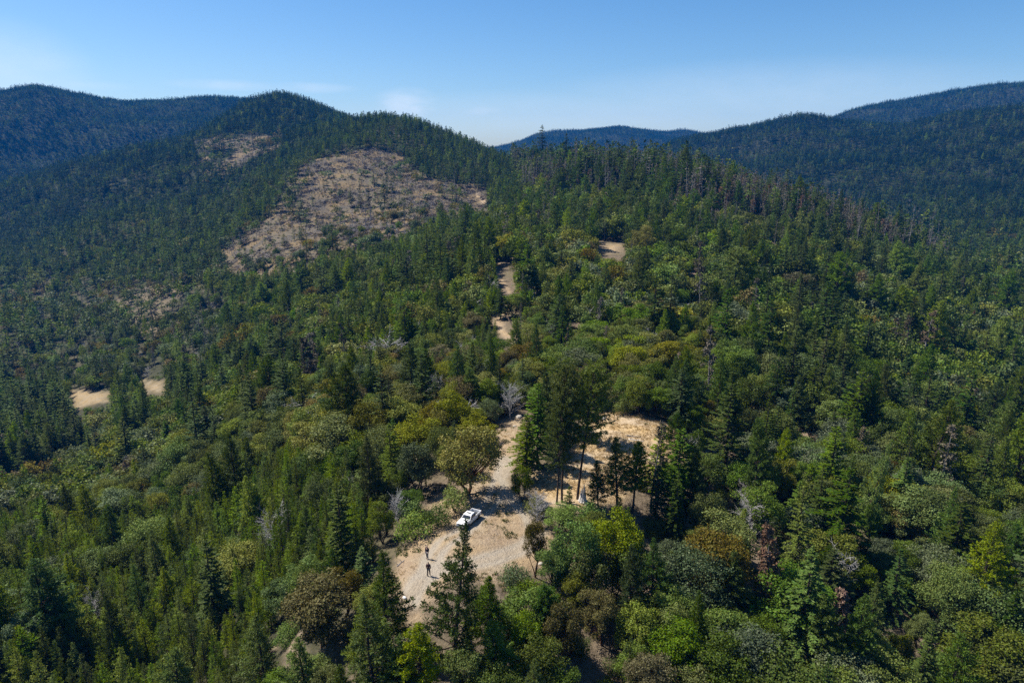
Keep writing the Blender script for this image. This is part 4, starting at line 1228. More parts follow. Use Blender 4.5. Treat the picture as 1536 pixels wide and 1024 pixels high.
# ------------------------------------------------------------------ all the rest: one object per kind of wood
def scatter(name, label, cat, protos, pts, idx, rot, scl):
    """a mass of plants: points carrying copies of the prototypes"""
    me = bpy.data.meshes.new(name)
    me.vertices.add(len(pts)); me.vertices.foreach_set('co', np.ascontiguousarray(pts, np.float32).reshape(-1))
    a = me.attributes.new('which', 'INT', 'POINT'); a.data.foreach_set('value', idx.astype(np.int32))
    a = me.attributes.new('turn', 'FLOAT_VECTOR', 'POINT'); a.data.foreach_set('vector', np.ascontiguousarray(rot, np.float32).reshape(-1))
    a = me.attributes.new('grow', 'FLOAT_VECTOR', 'POINT'); a.data.foreach_set('vector', np.ascontiguousarray(scl, np.float32).reshape(-1))
    o = link(bpy.data.objects.new(name, me))
    col = bpy.data.collections.new(name + '_kinds')
    for k, (m, kind, tint) in enumerate(protos):
        po = bpy.data.objects.new(f'{name}_kind_{k:04d}', m)
        if kind:
            slot = 1 + {'snag': 1, 'red': 1}.get(kind, 0)
            if kind != 'greysnag':
                po.material_slots[slot].link = 'OBJECT'; po.material_slots[slot].material = LEAF[tint]
        col.objects.link(po)
    ng = bpy.data.node_groups.new(name, 'GeometryNodeTree')
    ng.interface.new_socket('Geometry', in_out='INPUT', socket_type='NodeSocketGeometry')
    ng.interface.new_socket('Geometry', in_out='OUTPUT', socket_type='NodeSocketGeometry')
    N, L = ng.nodes, ng.links
    gi, go = N.new('NodeGroupInput'), N.new('NodeGroupOutput')
    ci = N.new('GeometryNodeCollectionInfo'); ci.inputs['Collection'].default_value = col
    ci.inputs['Separate Children'].default_value = True; ci.inputs['Reset Children'].default_value = True
    ip = N.new('GeometryNodeInstanceOnPoints'); ip.inputs['Pick Instance'].default_value = True

    def na(nm, t):
        q = N.new('GeometryNodeInputNamedAttribute'); q.data_type = t; q.inputs['Name'].default_value = nm
        return q.outputs['Attribute']
    er = N.new('FunctionNodeEulerToRotation')
    L.new(gi.outputs[0], ip.inputs['Points']); L.new(ci.outputs[0], ip.inputs['Instance'])
    L.new(na('which', 'INT'), ip.inputs['Instance Index']); L.new(na('turn', 'FLOAT_VECTOR'), er.inputs[0]); L.new(er.outputs[0], ip.inputs['Rotation'])
    L.new(na('grow', 'FLOAT_VECTOR'), ip.inputs['Scale']); L.new(ip.outputs[0], go.inputs[0])
    md = o.modifiers.new('scatter', 'NODES'); md.node_group = ng
    o['kind'] = 'stuff'; o['label'] = label; o['category'] = cat
    return o


lodof = np.where(CAND['D'] < 190, 0, np.where(CAND['D'] < 520, 1, 2))
JM = {}


def proto_mesh(kind, lod, v):
    key = (kind, lod, v)
    if key not in JM:
        if lod == 0:
            J = NEAR[kind][v][2]
        else:
            J = joined(*make(kind, 500 + v * 13 + lod * 100 + len(kind), lod))
        JM[key] = J.mesh(f'{kind}_tree', [TRUNK_MAT[kind]] + CROWN_MATS[kind])
    return JM[key]


MASS = {
    'conifer_forest': (('fir', 'pine', 'young', 'tall'), 'continuous conifer forest of firs and pines covering the ridges and far hills', 'forest'),
    'broadleaf_woods': (('broad',), 'mass of oak and madrone crowns mixed through the slopes and valleys', 'woods'),
    'dead_timber': (('snag', 'greysnag', 'red'), 'scattered grey and rusty dead timber standing in the distant woods', 'dead trees'),
    'brush': (('bush',), 'low green brush growing between the trees', 'undergrowth'),
}
for name, (kinds, lab, cat) in MASS.items():
    sel = np.nonzero(np.isin(CAND['kind'].astype(str), kinds) & ~single)[0]
    protos, pid = [], {}
    idx = np.zeros(len(sel), int); scl = np.zeros((len(sel), 3))
    for n, i in enumerate(sel):
        kind, tint, lod = CAND['kind'][i], CAND['tint'][i], int(lodof[i])
        v = int(i) % (NVAR[kind] if lod == 0 else 4)
        key = (kind, lod, v, tint)
        if key not in pid:
            pid[key] = len(protos); protos.append((proto_mesh(kind, lod, v), kind, tint))
        idx[n] = pid[key]
        H0, R0 = KIND_H[kind]
        s = CAND['W'][i] / R0
        scl[n] = (s, s, CAND['H'][i] / H0)
    rot = np.column_stack([RNG.normal(0, 0.03, len(sel)), RNG.normal(0, 0.03, len(sel)), RNG.uniform(0, 6.283, len(sel))])
    pts = np.column_stack([CAND['x'][sel], CAND['y'][sel], CAND['z'][sel] - 0.1])
    scatter(name, lab, cat, protos, pts, idx, rot, scl)

# ------------------------------------------------------------------ things
def bm_mesh(name, bm, mats, smooth=False):
    me = bpy.data.meshes.new(name); bm.to_mesh(me); bm.free()
    for m in mats:
        me.materials.append(m)
    if smooth:
        me.polygons.foreach_set('use_smooth', np.ones(len(me.polygons), bool))
    return me


def loft(bm, secs, cap=True):
    """skin a row of equal cross sections (lists of points)"""
    rings = [[bm.verts.new(p) for p in s] for s in secs]
    n = len(rings[0])
    for a, b in zip(rings[:-1], rings[1:]):
        for i in range(n):
            bm.faces.new((a[i], a[(i + 1) % n], b[(i + 1) % n], b[i]))
    if cap:
        bm.faces.new(rings[0][::-1]); bm.faces.new(rings[-1])


def box(bm, x0, x1, y0, y1, z0, z1, bev=0.0):
    r = bmesh.ops.create_cube(bm, size=1.0)
    for v in r['verts']:
        v.co = Vector((x0 + (v.co.x + 0.5) * (x1 - x0), y0 + (v.co.y + 0.5) * (y1 - y0), z0 + (v.co.z + 0.5) * (z1 - z0)))
    if bev:
        es = list({e for v in r['verts'] for e in v.link_edges})
        bmesh.ops.bevel(bm, geom=es, offset=bev, segments=2, affect='EDGES', profile=0.6)


def turned(bm, prof, sides=24):
    """lathe round the y axis: prof = [(radius, y)]"""
    loft(bm, [[(r * math.cos(a), y, r * math.sin(a)) for a in np.linspace(0, 2 * math.pi, sides, endpoint=False)] for r, y in prof])
    bmesh.ops.recalc_face_normals(bm, faces=bm.faces[:])


PAINT = plain_mat('white_truck_paint', (0.80, 0.81, 0.82), 0.28, 0, 0.5, coat=0.6)
GLASS = plain_mat('dark_tinted_glass', (0.018, 0.022, 0.026), 0.06, 0, 0.6)
RUBBER = plain_mat('tyre_rubber', (0.018, 0.018, 0.018), 0.85, 0, 0.2, 0.3, 12)
STEEL = plain_mat('wheel_steel', (0.45, 0.45, 0.46), 0.35, 0.9)
BLACK = plain_mat('black_plastic', (0.022, 0.022, 0.024), 0.55, 0, 0.4)
CHROME = plain_mat('bumper_chrome', (0.60, 0.60, 0.62), 0.18, 1.0)
LAMP = plain_mat('headlamp_lens', (0.70, 0.72, 0.75), 0.1, 0, 0.7)
TAIL = plain_mat('tail_lamp_red', (0.35, 0.015, 0.012), 0.25)


def pickup():
    """x forward, wheels on z = 0"""
    a = ground_at(692, 793); b = ground_at(714, 774)
    mid = (a + b) / 2
    hd = math.atan2(a[1] - b[1], a[0] - b[0])
    t = thing('pickup_truck', 'white pickup with an open dark bed parked on the dirt clearing', 'pickup truck', (mid[0], mid[1], float(height(mid[0], mid[1])) + 0.03), hd)
    t.scale = (0.73, 0.73, 0.73)
    # tilt with the ground
    ex = Vector((math.cos(hd), math.sin(hd))) * 1.6
    t.rotation_euler = (0, -math.atan2(float(height(mid[0] + ex.x, mid[1] + ex.y) - height(mid[0] - ex.x, mid[1] - ex.y)), 3.2), hd)
    bm = bmesh.new()

    def sec(x, hw, z0, z1, r=0.09, top=0.0):
        q = hw - top
        return [(x, -hw + r, z0), (x, hw - r, z0), (x, hw, z0 + r), (x, hw, z1 - 0.30), (x, q, z1 - r), (x, q - r * 1.4, z1), (x, -q + r * 1.4, z1), (x, -q, z1 - r), (x, -hw, z1 - 0.30), (x, -hw, z0 + r)]
    # nose, bonnet and cab sills
    loft(bm, [sec(2.86, 0.84, 0.46, 0.98), sec(2.74, 0.95, 0.42, 1.10), sec(2.2, 0.98, 0.40, 1.15, top=0.03), sec(1.10, 0.99, 0.40, 1.20, top=0.03), sec(-0.92, 0.99, 0.40, 1.20, top=0.03)])
    # load bed: floor, two sides, tailgate, front wall
    for s in (-1, 1):
        box(bm, -2.84, -0.93, min(s * 0.985, s * 0.86), max(s * 0.985, s * 0.86), 0.45, 1.235, 0.03)
    box(bm, -2.90, -2.80, -0.97, 0.97, 0.50, 1.225, 0.025)
    box(bm, -1.03, -0.935, -0.855, 0.855, 0.60, 1.215)
    box(bm, -2.795, -1.035, -0.855, 0.855, 0.47, 0.66)
    # cab roof and pillars
    def cab(z, x0, x1, hw):
        return [(x0, -hw, z), (x1, -hw * 0.97, z), (x1, hw * 0.97, z), (x0, hw, z)]
    loft(bm, [cab(1.10, -0.93, 1.16, 0.93), cab(1.36, -0.90, 0.86, 0.89), cab(1.66, -0.84, 0.52, 0.79), cab(1.78, -0.76, 0.36, 0.73), cab(1.81, -0.62, 0.22, 0.62)])
    bmesh.ops.recalc_face_normals(bm, faces=bm.faces[:])
    body = part('body', bm_mesh('body', bm, [PAINT]), t)
    mod = body.modifiers.new('round', 'BEVEL'); mod.width = 0.02; mod.segments = 2; mod.limit_method = 'ANGLE'

    def quad(name, pts, mat, th=0.012):
        q = bmesh.new(); p = [Vector(v) for v in pts]
        n = (p[1] - p[0]).cross(p[2] - p[0]).normalized() * th
        loft(q, [[v - n for v in p], [v + n for v in p]])
        bmesh.ops.recalc_face_normals(q, faces=q.faces[:])
        return part(name, bm_mesh(name, q, [mat]), t)
    quad('windscreen', [(1.08, -0.82, 1.175), (1.08, 0.82, 1.175), (0.575, 0.70, 1.61), (0.575, -0.70, 1.61)], GLASS, 0.02)
    quad('rear_window', [(-0.925, -0.70, 1.24), (-0.925, 0.70, 1.24), (-0.855, 0.62, 1.60), (-0.855, -0.62, 1.60)], GLASS, 0.012)
    for s in (-1, 1):
        quad('side_window', [(0.88, s * 0.915, 1.22), (0.12, s * 0.918, 1.22), (0.12, s * 0.815, 1.63), (0.50, s * 0.812, 1.62)], GLASS, 0.012)
        quad('side_window', [(0.04, s * 0.918, 1.22), (-0.80, s * 0.915, 1.22), (-0.77, s * 0.815, 1.62), (0.04, s * 0.815, 1.63)], GLASS, 0.012)
        q = bmesh.new(); box(q, -0.06, 0.06, min(s * 1.0, s * 1.22), max(s * 1.0, s * 1.22), -0.09, 0.10, 0.025)
        bmesh.ops.translate(q, vec=(0.92, 0, 1.28), verts=q.verts); part('wing_mirror', bm_mesh('wing_mirror', q, [BLACK]), t)
        q = bmesh.new(); box(q, 2.70, 2.875, min(s * 0.60, s * 0.88), max(s * 0.60, s * 0.88), 0.80, 0.99, 0.03); part('headlight', bm_mesh('headlight', q, [LAMP]), t)
        q = bmesh.new(); box(q, -2.915, -2.83, min(s * 0.87, s * 0.992), max(s * 0.87, s * 0.992), 0.78, 1.12, 0.01); part('tail_light', bm_mesh('tail_light', q, [TAIL]), t)
        q = bmesh.new(); box(q, -0.12, 0.06, min(s * 0.985, s * 1.012), max(s * 0.985, s * 1.012), 1.01, 1.045, 0.008); part('door_handle', bm_mesh('door_handle', q, [BLACK]), t)
    quad('sunroof', [(0.18, -0.40, 1.815), (0.18, 0.40, 1.815), (-0.22, 0.40, 1.815), (-0.22, -0.40, 1.815)], GLASS, 0.01)
    q = bmesh.new(); box(q, -2.79, -1.04, -0.85, 0.85, 0.663, 0.69); part('bed_liner', bm_mesh('bed_liner', q, [BLACK]), t)
    q = bmesh.new(); box(q, 2.80, 2.96, -0.93, 0.93, 0.44, 0.62, 0.05); part('bumper', bm_mesh('bumper', q, [CHROME]), t)
    q = bmesh.new(); box(q, -3.02, -2.905, -0.90, 0.90, 0.44, 0.60, 0.03); part('bumper', bm_mesh('bumper', q, [CHROME]), t)
    q = bmesh.new(); box(q, 2.80, 2.89, -0.56, 0.56, 0.68, 0.98, 0.02)
    for k in range(4):
        box(q, 2.885, 2.90, -0.54, 0.54, 0.72 + k * 0.065, 0.74 + k * 0.065)
    part('grille', bm_mesh('grille', q, [BLACK]), t)
    for x in (1.85, -1.90):
        for s in (-1, 1):
            q = bmesh.new(); turned(q, [(0.24, -0.13), (0.37, -0.14), (0.405, -0.10), (0.405, 0.10), (0.37, 0.14), (0.24, 0.13)])
            wh = part('wheel', bm_mesh('wheel', q, [RUBBER], True), t); wh.location = (x, s * 0.90, 0.405)
            q = bmesh.new(); turned(q, [(0.02, -0.06 * s), (0.10, 0.10 * s), (0.19, 0.09 * s), (0.235, 0.136 * s), (0.255, 0.136 * s), (0.255, -0.12 * s)], 16)
            part('rim', bm_mesh('rim', q, [STEEL], True), wh)
            # wheel arch lip
            q = bmesh.new()
            arc = [(0.47 * math.cos(a), 0.47 * math.sin(a)) for a in np.linspace(0.12, math.pi - 0.12, 12)]
            loft(q, [[(px_, s * 0.992, pz), (px_, s * 1.015, pz), (px_ * 1.06, s * 1.015, pz * 1.06), (px_ * 1.06, s * 0.992, pz * 1.06)] for px_, pz in arc])
            bmesh.ops.recalc_face_normals(q, faces=q.faces[:])
            w2 = part('wheel_arch', bm_mesh('wheel_arch', q, [BLACK]), t); w2.location = (x, 0, 0.405)


pickup()


# ------------------------------------------------------------------ the two persons
SKIN = plain_mat('skin', (0.42, 0.26, 0.19), 0.55)
NAVY = plain_mat('navy_jacket_cloth', (0.012, 0.015, 0.030), 0.85, 0, 0.2, 0.3, 20)
PLUM = plain_mat('dark_maroon_jacket_cloth', (0.055, 0.028, 0.032), 0.85, 0, 0.2, 0.3, 20)
DENIM = plain_mat('dark_trousers_cloth', (0.020, 0.024, 0.036), 0.85, 0, 0.2, 0.3, 20)
GREYC = plain_mat('grey_trousers_cloth', (0.14, 0.14, 0.145), 0.85, 0, 0.2, 0.3, 20)
HAIR = plain_mat('dark_hair', (0.018, 0.013, 0.010), 0.6)
BOOT = plain_mat('brown_boots', (0.045, 0.030, 0.020), 0.7)


def grown(name, verts, edges, radii, mat, parent, sub=1):
    """a continuous skin over a chain of joints, rooted at the first vertex"""
    me = bpy.data.meshes.new(name); me.from_pydata([tuple(v) for v in verts], edges, [])
    o = part(name, me, parent)
    o.modifiers.new('skin', 'SKIN')
    sv = me.skin_vertices.new() if not me.skin_vertices else me.skin_vertices[0]
    for i, r in enumerate(radii):
        rr = r if isinstance(r, tuple) else (r, r)
        me.skin_vertices[0].data[i].radius = rr
        me.skin_vertices[0].data[i].use_root = (i == 0)
    s = o.modifiers.new('smooth', 'SUBSURF'); s.levels = sub; s.render_levels = sub
    me.materials.append(mat)
    o.modifiers['skin'].use_smooth_shade = True
    return o


def person(label, loc, rz, jacket, trousers, stance, arm_bend, head_turn):
    t = thing('person', label, 'person', loc, rz, 'persons standing on the dirt clearing')
    V, E, Rr = [], [], []

    def v(p, r, link_to=None):
        V.append(Vector(p)); Rr.append(r)
        if link_to is not None:
            E.append((link_to, len(V) - 1))
        return len(V) - 1
    # y is forward
    pel = v((0, 0, 0.94), (0.135, 0.105))
    sp1 = v((0, 0.01, 1.12), (0.130, 0.095), pel); ch = v((0, 0.015, 1.34), (0.150, 0.105), sp1)
    nk = v((0, 0.01, 1.49), 0.056, ch); hd = v((0, 0.03, 1.60), (0.074, 0.085), nk); ht = v((0, 0.02, 1.71), (0.068, 0.082), hd)
    c, s_ = math.cos(head_turn), math.sin(head_turn)
    fc = lambda x, y, z: (x * c - y * s_, x * s_ + y * c, z)
    nose = v(fc(0, 0.128, 1.625), 0.012, hd)
    for sx in (-1, 1):
        v(fc(sx * 0.085, 0.01, 1.635), 0.014, hd)       # ears
    hands = {}
    for sx, (up, fo) in ((-1, arm_bend[0]), (1, arm_bend[1])):
        sh = v((sx * 0.185, 0.005, 1.42), 0.060, ch)
        el = v((sx * (0.245), -0.03 + up * 0.1, 1.14), 0.045, sh)
        wr = v((sx * (0.245 - 0.08 * fo), 0.03 + fo * 0.17, 0.90 + fo * 0.13), 0.030, el)
        d = (V[wr] - V[el]).normalized()
        pm = v(V[wr] + d * 0.055, (0.034, 0.020), wr); kn = v(V[wr] + d * 0.095, (0.036, 0.018), pm)
        fw = Vector((0, 1, 0)); fw = (fw - d * fw.dot(d)).normalized()
        for k, (off, ln) in enumerate(((0.030, 0.070), (0.010, 0.080), (-0.010, 0.075), (-0.029, 0.058))):
            a = v(V[kn] + fw * off + d * 0.012, 0.0095, kn)
            b = v(V[a] + d * ln * 0.55 + Vector((-sx * 0.008, 0, 0)), 0.0085, a)
            v(V[b] + d * ln * 0.42 + Vector((-sx * 0.022, 0, 0)), 0.0075, b)
        th = v(V[pm] + fw * 0.034 - d * 0.01, 0.011, pm)
        v(V[th] + d * 0.045 + fw * 0.016, 0.0095, th)
        hands[sx] = (sh, el, wr)
    legs = {}
    for sx, st in ((-1, stance[0]), (1, stance[1])):
        hp = v((sx * 0.095, 0, 0.88), 0.088, pel)
        kn = v((sx * 0.11, 0.03 + st * 0.5, 0.48), 0.056, hp)
        an = v((sx * 0.12, st - 0.02, 0.09), 0.040, kn)
        v((sx * 0.13, st + 0.12, 0.045), (0.040, 0.030), an)
        legs[sx] = (hp, kn, an)
    grown('body', V, E, Rr, SKIN, t)
    # clothing follows the same joints, a little wider
    jv = [V[pel] - Vector((0, 0, 0.05)), V[sp1], V[ch], V[ch] + Vector((0, 0, 0.10))]
    je = [(0, 1), (1, 2), (2, 3)]; jr = [(0.165, 0.130), (0.158, 0.122), (0.180, 0.135), (0.085, 0.075)]
    for sx in (-1, 1):
        sh, el, wr = hands[sx]; k = len(jv)
        jv += [V[sh], V[el], V[wr] - (V[wr] - V[el]) * 0.06]; je += [(2, k), (k, k + 1), (k + 1, k + 2)]; jr += [0.084, 0.066, 0.050]
    grown('jacket', jv, je, jr, jacket, t)
    tv = [V[pel]]; te = []; tr = [(0.150, 0.120)]
    for sx in (-1, 1):
        hp, kn, an = legs[sx]; k = len(tv)
        tv += [V[hp], V[kn], V[an] + Vector((0, 0, 0.0))]; te += [(0, k), (k, k + 1), (k + 1, k + 2)]; tr += [0.108, 0.078, 0.062]
    grown('trousers', tv, te, tr, trousers, t)
    for sx in (-1, 1):
        an = V[legs[sx][2]]
        grown('boot', [an + Vector((0, 0, 0.04)), an + Vector((0, 0, -0.04)), an + Vector((0, 0.10, -0.045)), an + Vector((0, 0.17, -0.05))], [(0, 1), (1, 2), (2, 3)], [0.055, 0.055, (0.052, 0.042), (0.044, 0.034)], BOOT, t)
    grown('hair', [(0, -0.025, 1.58), (0, -0.035, 1.68), (0, 0.0, 1.752)], [(0, 1), (1, 2)], [(0.070, 0.062), (0.084, 0.080), (0.070, 0.080)], HAIR, t)
    return t


g = ground_at(643, 863)
person('person in a dark maroon jacket, standing nearest on the gravel track', (g[0], g[1], float(height(g[0], g[1])) - 0.01), R(-12), PLUM, DENIM, (-0.06, 0.14), ((0.0, 0.2), (0.1, 0.35)), 0.3)
g = ground_at(641, 838)
person('person in a navy jacket, standing farther back toward the pickup', (g[0], g[1], float(height(g[0], g[1])) - 0.01), R(150), NAVY, GREYC, (0.05, -0.08), ((0.1, 0.5), (0.0, 0.1)), -0.2)


# ------------------------------------------------------------------ dead wood and stones
def log_thing(label, p0, p1, r, mat, group='fallen logs', stubs=3, seed=0, lift=(0.0, 0.0), name='fallen_log'):
    rng = np.random.default_rng(seed)
    a, b = ground_at(*p0), ground_at(*p1)
    a[2] += r * 0.7 + lift[0]; b[2] += r * 0.5 + lift[1]
    mid = (a + b) / 2
    o = thing(name, label, 'log', tuple(mid), 0, group)
    m = MB()
    ts = np.linspace(0, 1, 7)
    pts = (a - mid) + np.outer(ts, b - a) + rng.normal(0, r * 0.25, (7, 3))
    m.tube(np.vstack([pts[0] * 1.002, pts, pts[-1] * 1.002]), np.concatenate([[0.01], r * (1 - 0.45 * ts) * rng.uniform(0.9, 1.1, 7), [0.01]]), 9)
    part('trunk', m.mesh('trunk', [mat], True), o)
    for k in range(stubs):
        q = MB(); s = pts[rng.integers(1, 6)]; d = rdir(rng, 1)[0]; d[2] = abs(d[2]) * 0.8 + 0.2
        q.tube([s, s + d * r * 3, s + d * r * 5 + rng.normal(0, r, 3)], [r * 0.35, r * 0.22, r * 0.08], 5)
        part('branch', q.mesh('branch', [mat], True), o)


LOGS = [
    ('bleached log leaning as the left arm of a white V at the dry grass edge', (950, 694), (962, 676), 0.16, WOOD_PALE, (0, 0.35)),
    ('bleached log lying as the lower arm of a white V at the dry grass edge', (950, 695), (968, 690), 0.15, WOOD_PALE, (0, 0.05)),
    ('thin pale log lying across the upper end of the dry grass clearing', (943, 659), (966, 662), 0.09, WOOD_PALE, (0, 0)),
    ('dark grey log beside the thin pale log in the dry grass clearing', (938, 654), (962, 656), 0.10, BARK_DEAD, (0, 0)),
    ('short brown log with a pale end on the left edge of the dirt clearing', (596, 850), (607, 840), 0.11, BARK_DEAD, (0, 0)),
    ('leaning dead trunk on the shaded slope, upper end propped against a tree', (1226, 682), (1240, 650), 0.14, BARK_DEAD, (0, 2.0)),
    ('longest pale log sliding down the bare gully of the shaded slope', (1405, 902), (1432, 930), 0.14, BARK_DEAD, (0, 0)),
    ('second pale log in the bare gully, just below the longest', (1400, 915), (1438, 948), 0.11, BARK_DEAD, (0, 0)),
    ('pale log lying in the gully between the red dead conifers', (1212, 928), (1228, 945), 0.12, WOOD_PALE, (0, 0)),
    ('bent grey branch on the ground at the lower slope right of the clearing', (1048, 935), (1082, 922), 0.07, BARK_DEAD, (0, 0.3)),
    ('thin white log on the bare patch of the middle right slope', (1298, 690), (1306, 684), 0.09, WOOD_PALE, (0, 0)),
    ('dark fallen trunk beside the road bend above the clearing', (758, 478), (770, 492), 0.22, BARK, (1.6, 0)),
]
for k, (lab, p0, p1, r, m, lift) in enumerate(LOGS):
    log_thing(lab, p0, p1, r, m, stubs=2 + k % 3, seed=k + 3, lift=lift)

# the white splintered stump by the tall pines
g = ground_at(874, 752)
st = thing('tree_stump', 'white bleached stump splintered into spikes beside the tallest bare pine trunk', 'stump', tuple(g))
rng = np.random.default_rng(5)
m = MB(); m.tube([[0, 0, -0.3], [0, 0, 0.15], [0.02, 0, 0.7], [0.03, 0.02, 1.05]], [0.62, 0.55, 0.42, 0.30], 12); part('trunk', m.mesh('trunk', [WOOD_PALE], True), st)
for k in range(9):
    a = k * 0.7 + rng.uniform(-0.2, 0.2); q = MB()
    p0 = np.array([0.42 * math.cos(a), 0.42 * math.sin(a), 0.2]); p1 = np.array([0.2 * math.cos(a + 0.3), 0.2 * math.sin(a + 0.3), rng.uniform(1.5, 2.9)])
    q.tube([p0 * [1.4, 1.4, 0], p0, (p0 + p1) / 2 + rng.normal(0, 0.05, 3), p1], [0.16, 0.13, 0.09, 0.02], 5)
    part('splinter', q.mesh('splinter', [WOOD_PALE], True), st)

STONE = plain_mat('pale_stone', (0.38, 0.345, 0.295), 0.9, 0, 0.2, 0.35, 3.0)
STONE_W = plain_mat('white_stone', (0.70, 0.69, 0.67), 0.85, 0, 0.2, 0.15, 3.0)
ROCKS = [
    ('white rock at the lower end of the gravel track', 607, 897, 0.19, STONE_W), ('pale boulder on the road edge above the golden oak', 778, 626, 0.55, STONE),
    ('small pale rock below the boulder on the road edge', 772, 640, 0.3, STONE), ('grey rock at the upper rim of the dry grass clearing', 905, 628, 0.5, STONE),
    ('pale rock on the slope between green bushes left of the pickup', 622, 771, 0.35, STONE_W), ('flat grey rock by the foot of the slender madrone', 812, 846, 0.3, STONE),
    ('grey rock under the splintered stump', 880, 757, 0.3, STONE), ('pale rock among the bushes beyond the dry grass', 960, 552, 0.5, STONE_W), ('small grey rock where road and gravel track meet', 742, 738, 0.22, STONE),
]
for k, (lab, px_, py_, r, mt) in enumerate(ROCKS):
    g = ground_at(px_, py_)
    bm = bmesh.new(); bmesh.ops.create_icosphere(bm, subdivisions=3, radius=1.0)
    rg = np.random.default_rng(k); f = rg.normal(size=(5, 3)) * 1.6; ph = rg.uniform(0, 6, 5)
    for v_ in bm.verts:
        n = sum(math.sin(float(np.dot(f[i], v_.co)) + ph[i]) for i in range(5)) * 0.09
        v_.co = Vector((v_.co.x * 1.15, v_.co.y * 0.9, max(v_.co.z, -0.5) * 0.62)) * (1 + n)
    bmesh.ops.scale(bm, vec=(r, r, r), verts=bm.verts)
    o = link(bpy.data.objects.new('rock', bm_mesh('rock', bm, [mt]))); o.location = (g[0], g[1], g[2] + r * 0.2); o.rotation_euler = (0, 0, k * 1.3)
    tag(o, lab, 'rock', 'pale rocks round the clearings')


# ------------------------------------------------------------------ what nobody could count
def in_world(poly, n, rng, grow=0.0):
    lo, hi = poly.min(0) - grow, poly.max(0) + grow
    out = []
    while sum(map(len, out)) < n:
        p = rng.uniform(lo, hi, (n * 2, 2)); out.append(p[poly_dist(poly, p[:, 0], p[:, 1]) > -grow])
    return np.concatenate(out)[:n]


def stuff(name, m, mats, label, cat):
    o = link(bpy.data.objects.new(name, m.mesh(name, mats))); o['kind'] = 'stuff'; o['label'] = label; o['category'] = cat
    return o


# logging slash: sticks, tops and stumps left on the cut hillside
rng = np.random.default_rng(77)
m = MB()
p = np.concatenate([in_world(W_CUT, 26000, rng, 8), in_world(W_SMALLCUT, 5000, rng, 5)])
dens = fbm(p[:, 0] / 22, p[:, 1] / 22, 91, 3)
p = p[dens > rng.uniform(-0.5, 0.35, len(p))]
hc = p[rng.integers(0, len(p), 420)]        # heaps pushed together by the loggers
hp = np.repeat(hc, 34, 0) + rng.normal(0, 1.0, (420 * 34, 2)) * np.repeat(rng.uniform(0.7, 2.2, 420), 34)[:, None]
nh = len(p); p = np.concatenate([p, hp])
n = len(p)
z = height(p[:, 0], p[:, 1])
L_ = rng.uniform(1.0, 3.4, n) * np.where(rng.random(n) < 0.10, 2.6, 1); r_ = rng.uniform(0.07, 0.17, n) * np.where(rng.random(n) < 0.12, 2.0, 1)
a = rng.uniform(0, 6.283, n); tl = rng.normal(0, 0.22, n)
d = np.column_stack([np.cos(a) * np.cos(tl), np.sin(a) * np.cos(tl), np.sin(tl) + 0.08])
s = np.column_stack([-np.sin(a), np.cos(a), np.zeros(n)]); u = np.cross(d, s)
lift_ = rng.uniform(0.05, 0.5, n); lift_[nh:] *= 2.6
c = np.column_stack([p, z + lift_])
corner = []
for e in (-0.5, 0.5):
    for q in range(3):
        th = q * 2.094
        corner.append(c + d * (L_ * e)[:, None] + (s * math.cos(th) + u * math.sin(th)) * (r_ * (1.2 if e < 0 else 0.6))[:, None])
V = np.stack(corner, 1).reshape(-1, 3); b = np.arange(n)[:, None] * 6
F = np.concatenate([b + [0, 1, 4, 3], b + [1, 2, 5, 4], b + [2, 0, 3, 5]])
wood = rng.random(n); mi = np.where(wood < 0.62, 0, 1)
m.v.append(V); m.n = len(V); m.f4.append(F); m.m4.append(np.tile(mi, 3))
stuff('logging_slash', m, [BARK, BARK_DEAD], 'grey logging slash of sticks and tops strewn over the cut hillside', 'slash')

# low weeds and dead brush on the cut hillside
STRAW = leaf_mat('dry_straw', (0.40, 0.295, 0.150), hue=0.015, sat=0.2, val=0.3, trans=0.3, gloss=0.0)
WEED = leaf_mat('green_weeds', (0.085, 0.110, 0.040), hue=0.03, sat=0.3, val=0.4)


def tufts(p, z, per, hgt, wid, rng, m, mat=0, spread=0.15):
    n = len(p)
    c = np.repeat(np.column_stack([p, z]), per, 0)
    k = len(c)
    u = rng.normal(0, 0.45, (k, 3)); u[:, 2] = 1
    c[:, :2] += rng.normal(0, spread, (k, 2))
    m.blades(c, u, rdir(rng, k), np.repeat(rng.uniform(0.5, 1.2, n), per) * hgt, wid, mat)


m = MB()
p = np.concatenate([in_world(W_UPPER, 5200, rng, 0.5), in_world(W_CLEARING, 1500, rng, 1.5)])
road, clear, grass, cut, bare, track = ground_masks(p[:, 0], p[:, 1])
pt = fbm(p[:, 0] / 4, p[:, 1] / 4, 61, 3)
ok = (track < 0.2) & ((grass > 0.3) | (pt > 0.12) & (rng.random(len(p)) < 0.8)) & ((pt > -0.28) | (clear > 0.3))
p = p[ok]
tufts(p, height(p[:, 0], p[:, 1]), 7, 0.26, 0.06, rng, m)
stuff('dry_grass', m, [STRAW], 'tan dry grass tufts on the clearings', 'grass')

m = MB()
p = np.concatenate([in_world(W_CLEARING, 900, rng, 2.5), in_world(W_UPPER, 200, rng, 1.0)])
road, clear, grass, cut, bare, track = ground_masks(p[:, 0], p[:, 1])
pt = fbm(p[:, 0] / 3, p[:, 1] / 3, 63, 2)
p = p[(track < 0.15) & (pt > 0.06)]
tufts(p, height(p[:, 0], p[:, 1]), 16, 0.36, 0.10, rng, m, 0, 0.18)
stuff('weeds', m, [WEED], 'small green weeds dotted over the dirt clearing', 'weeds')

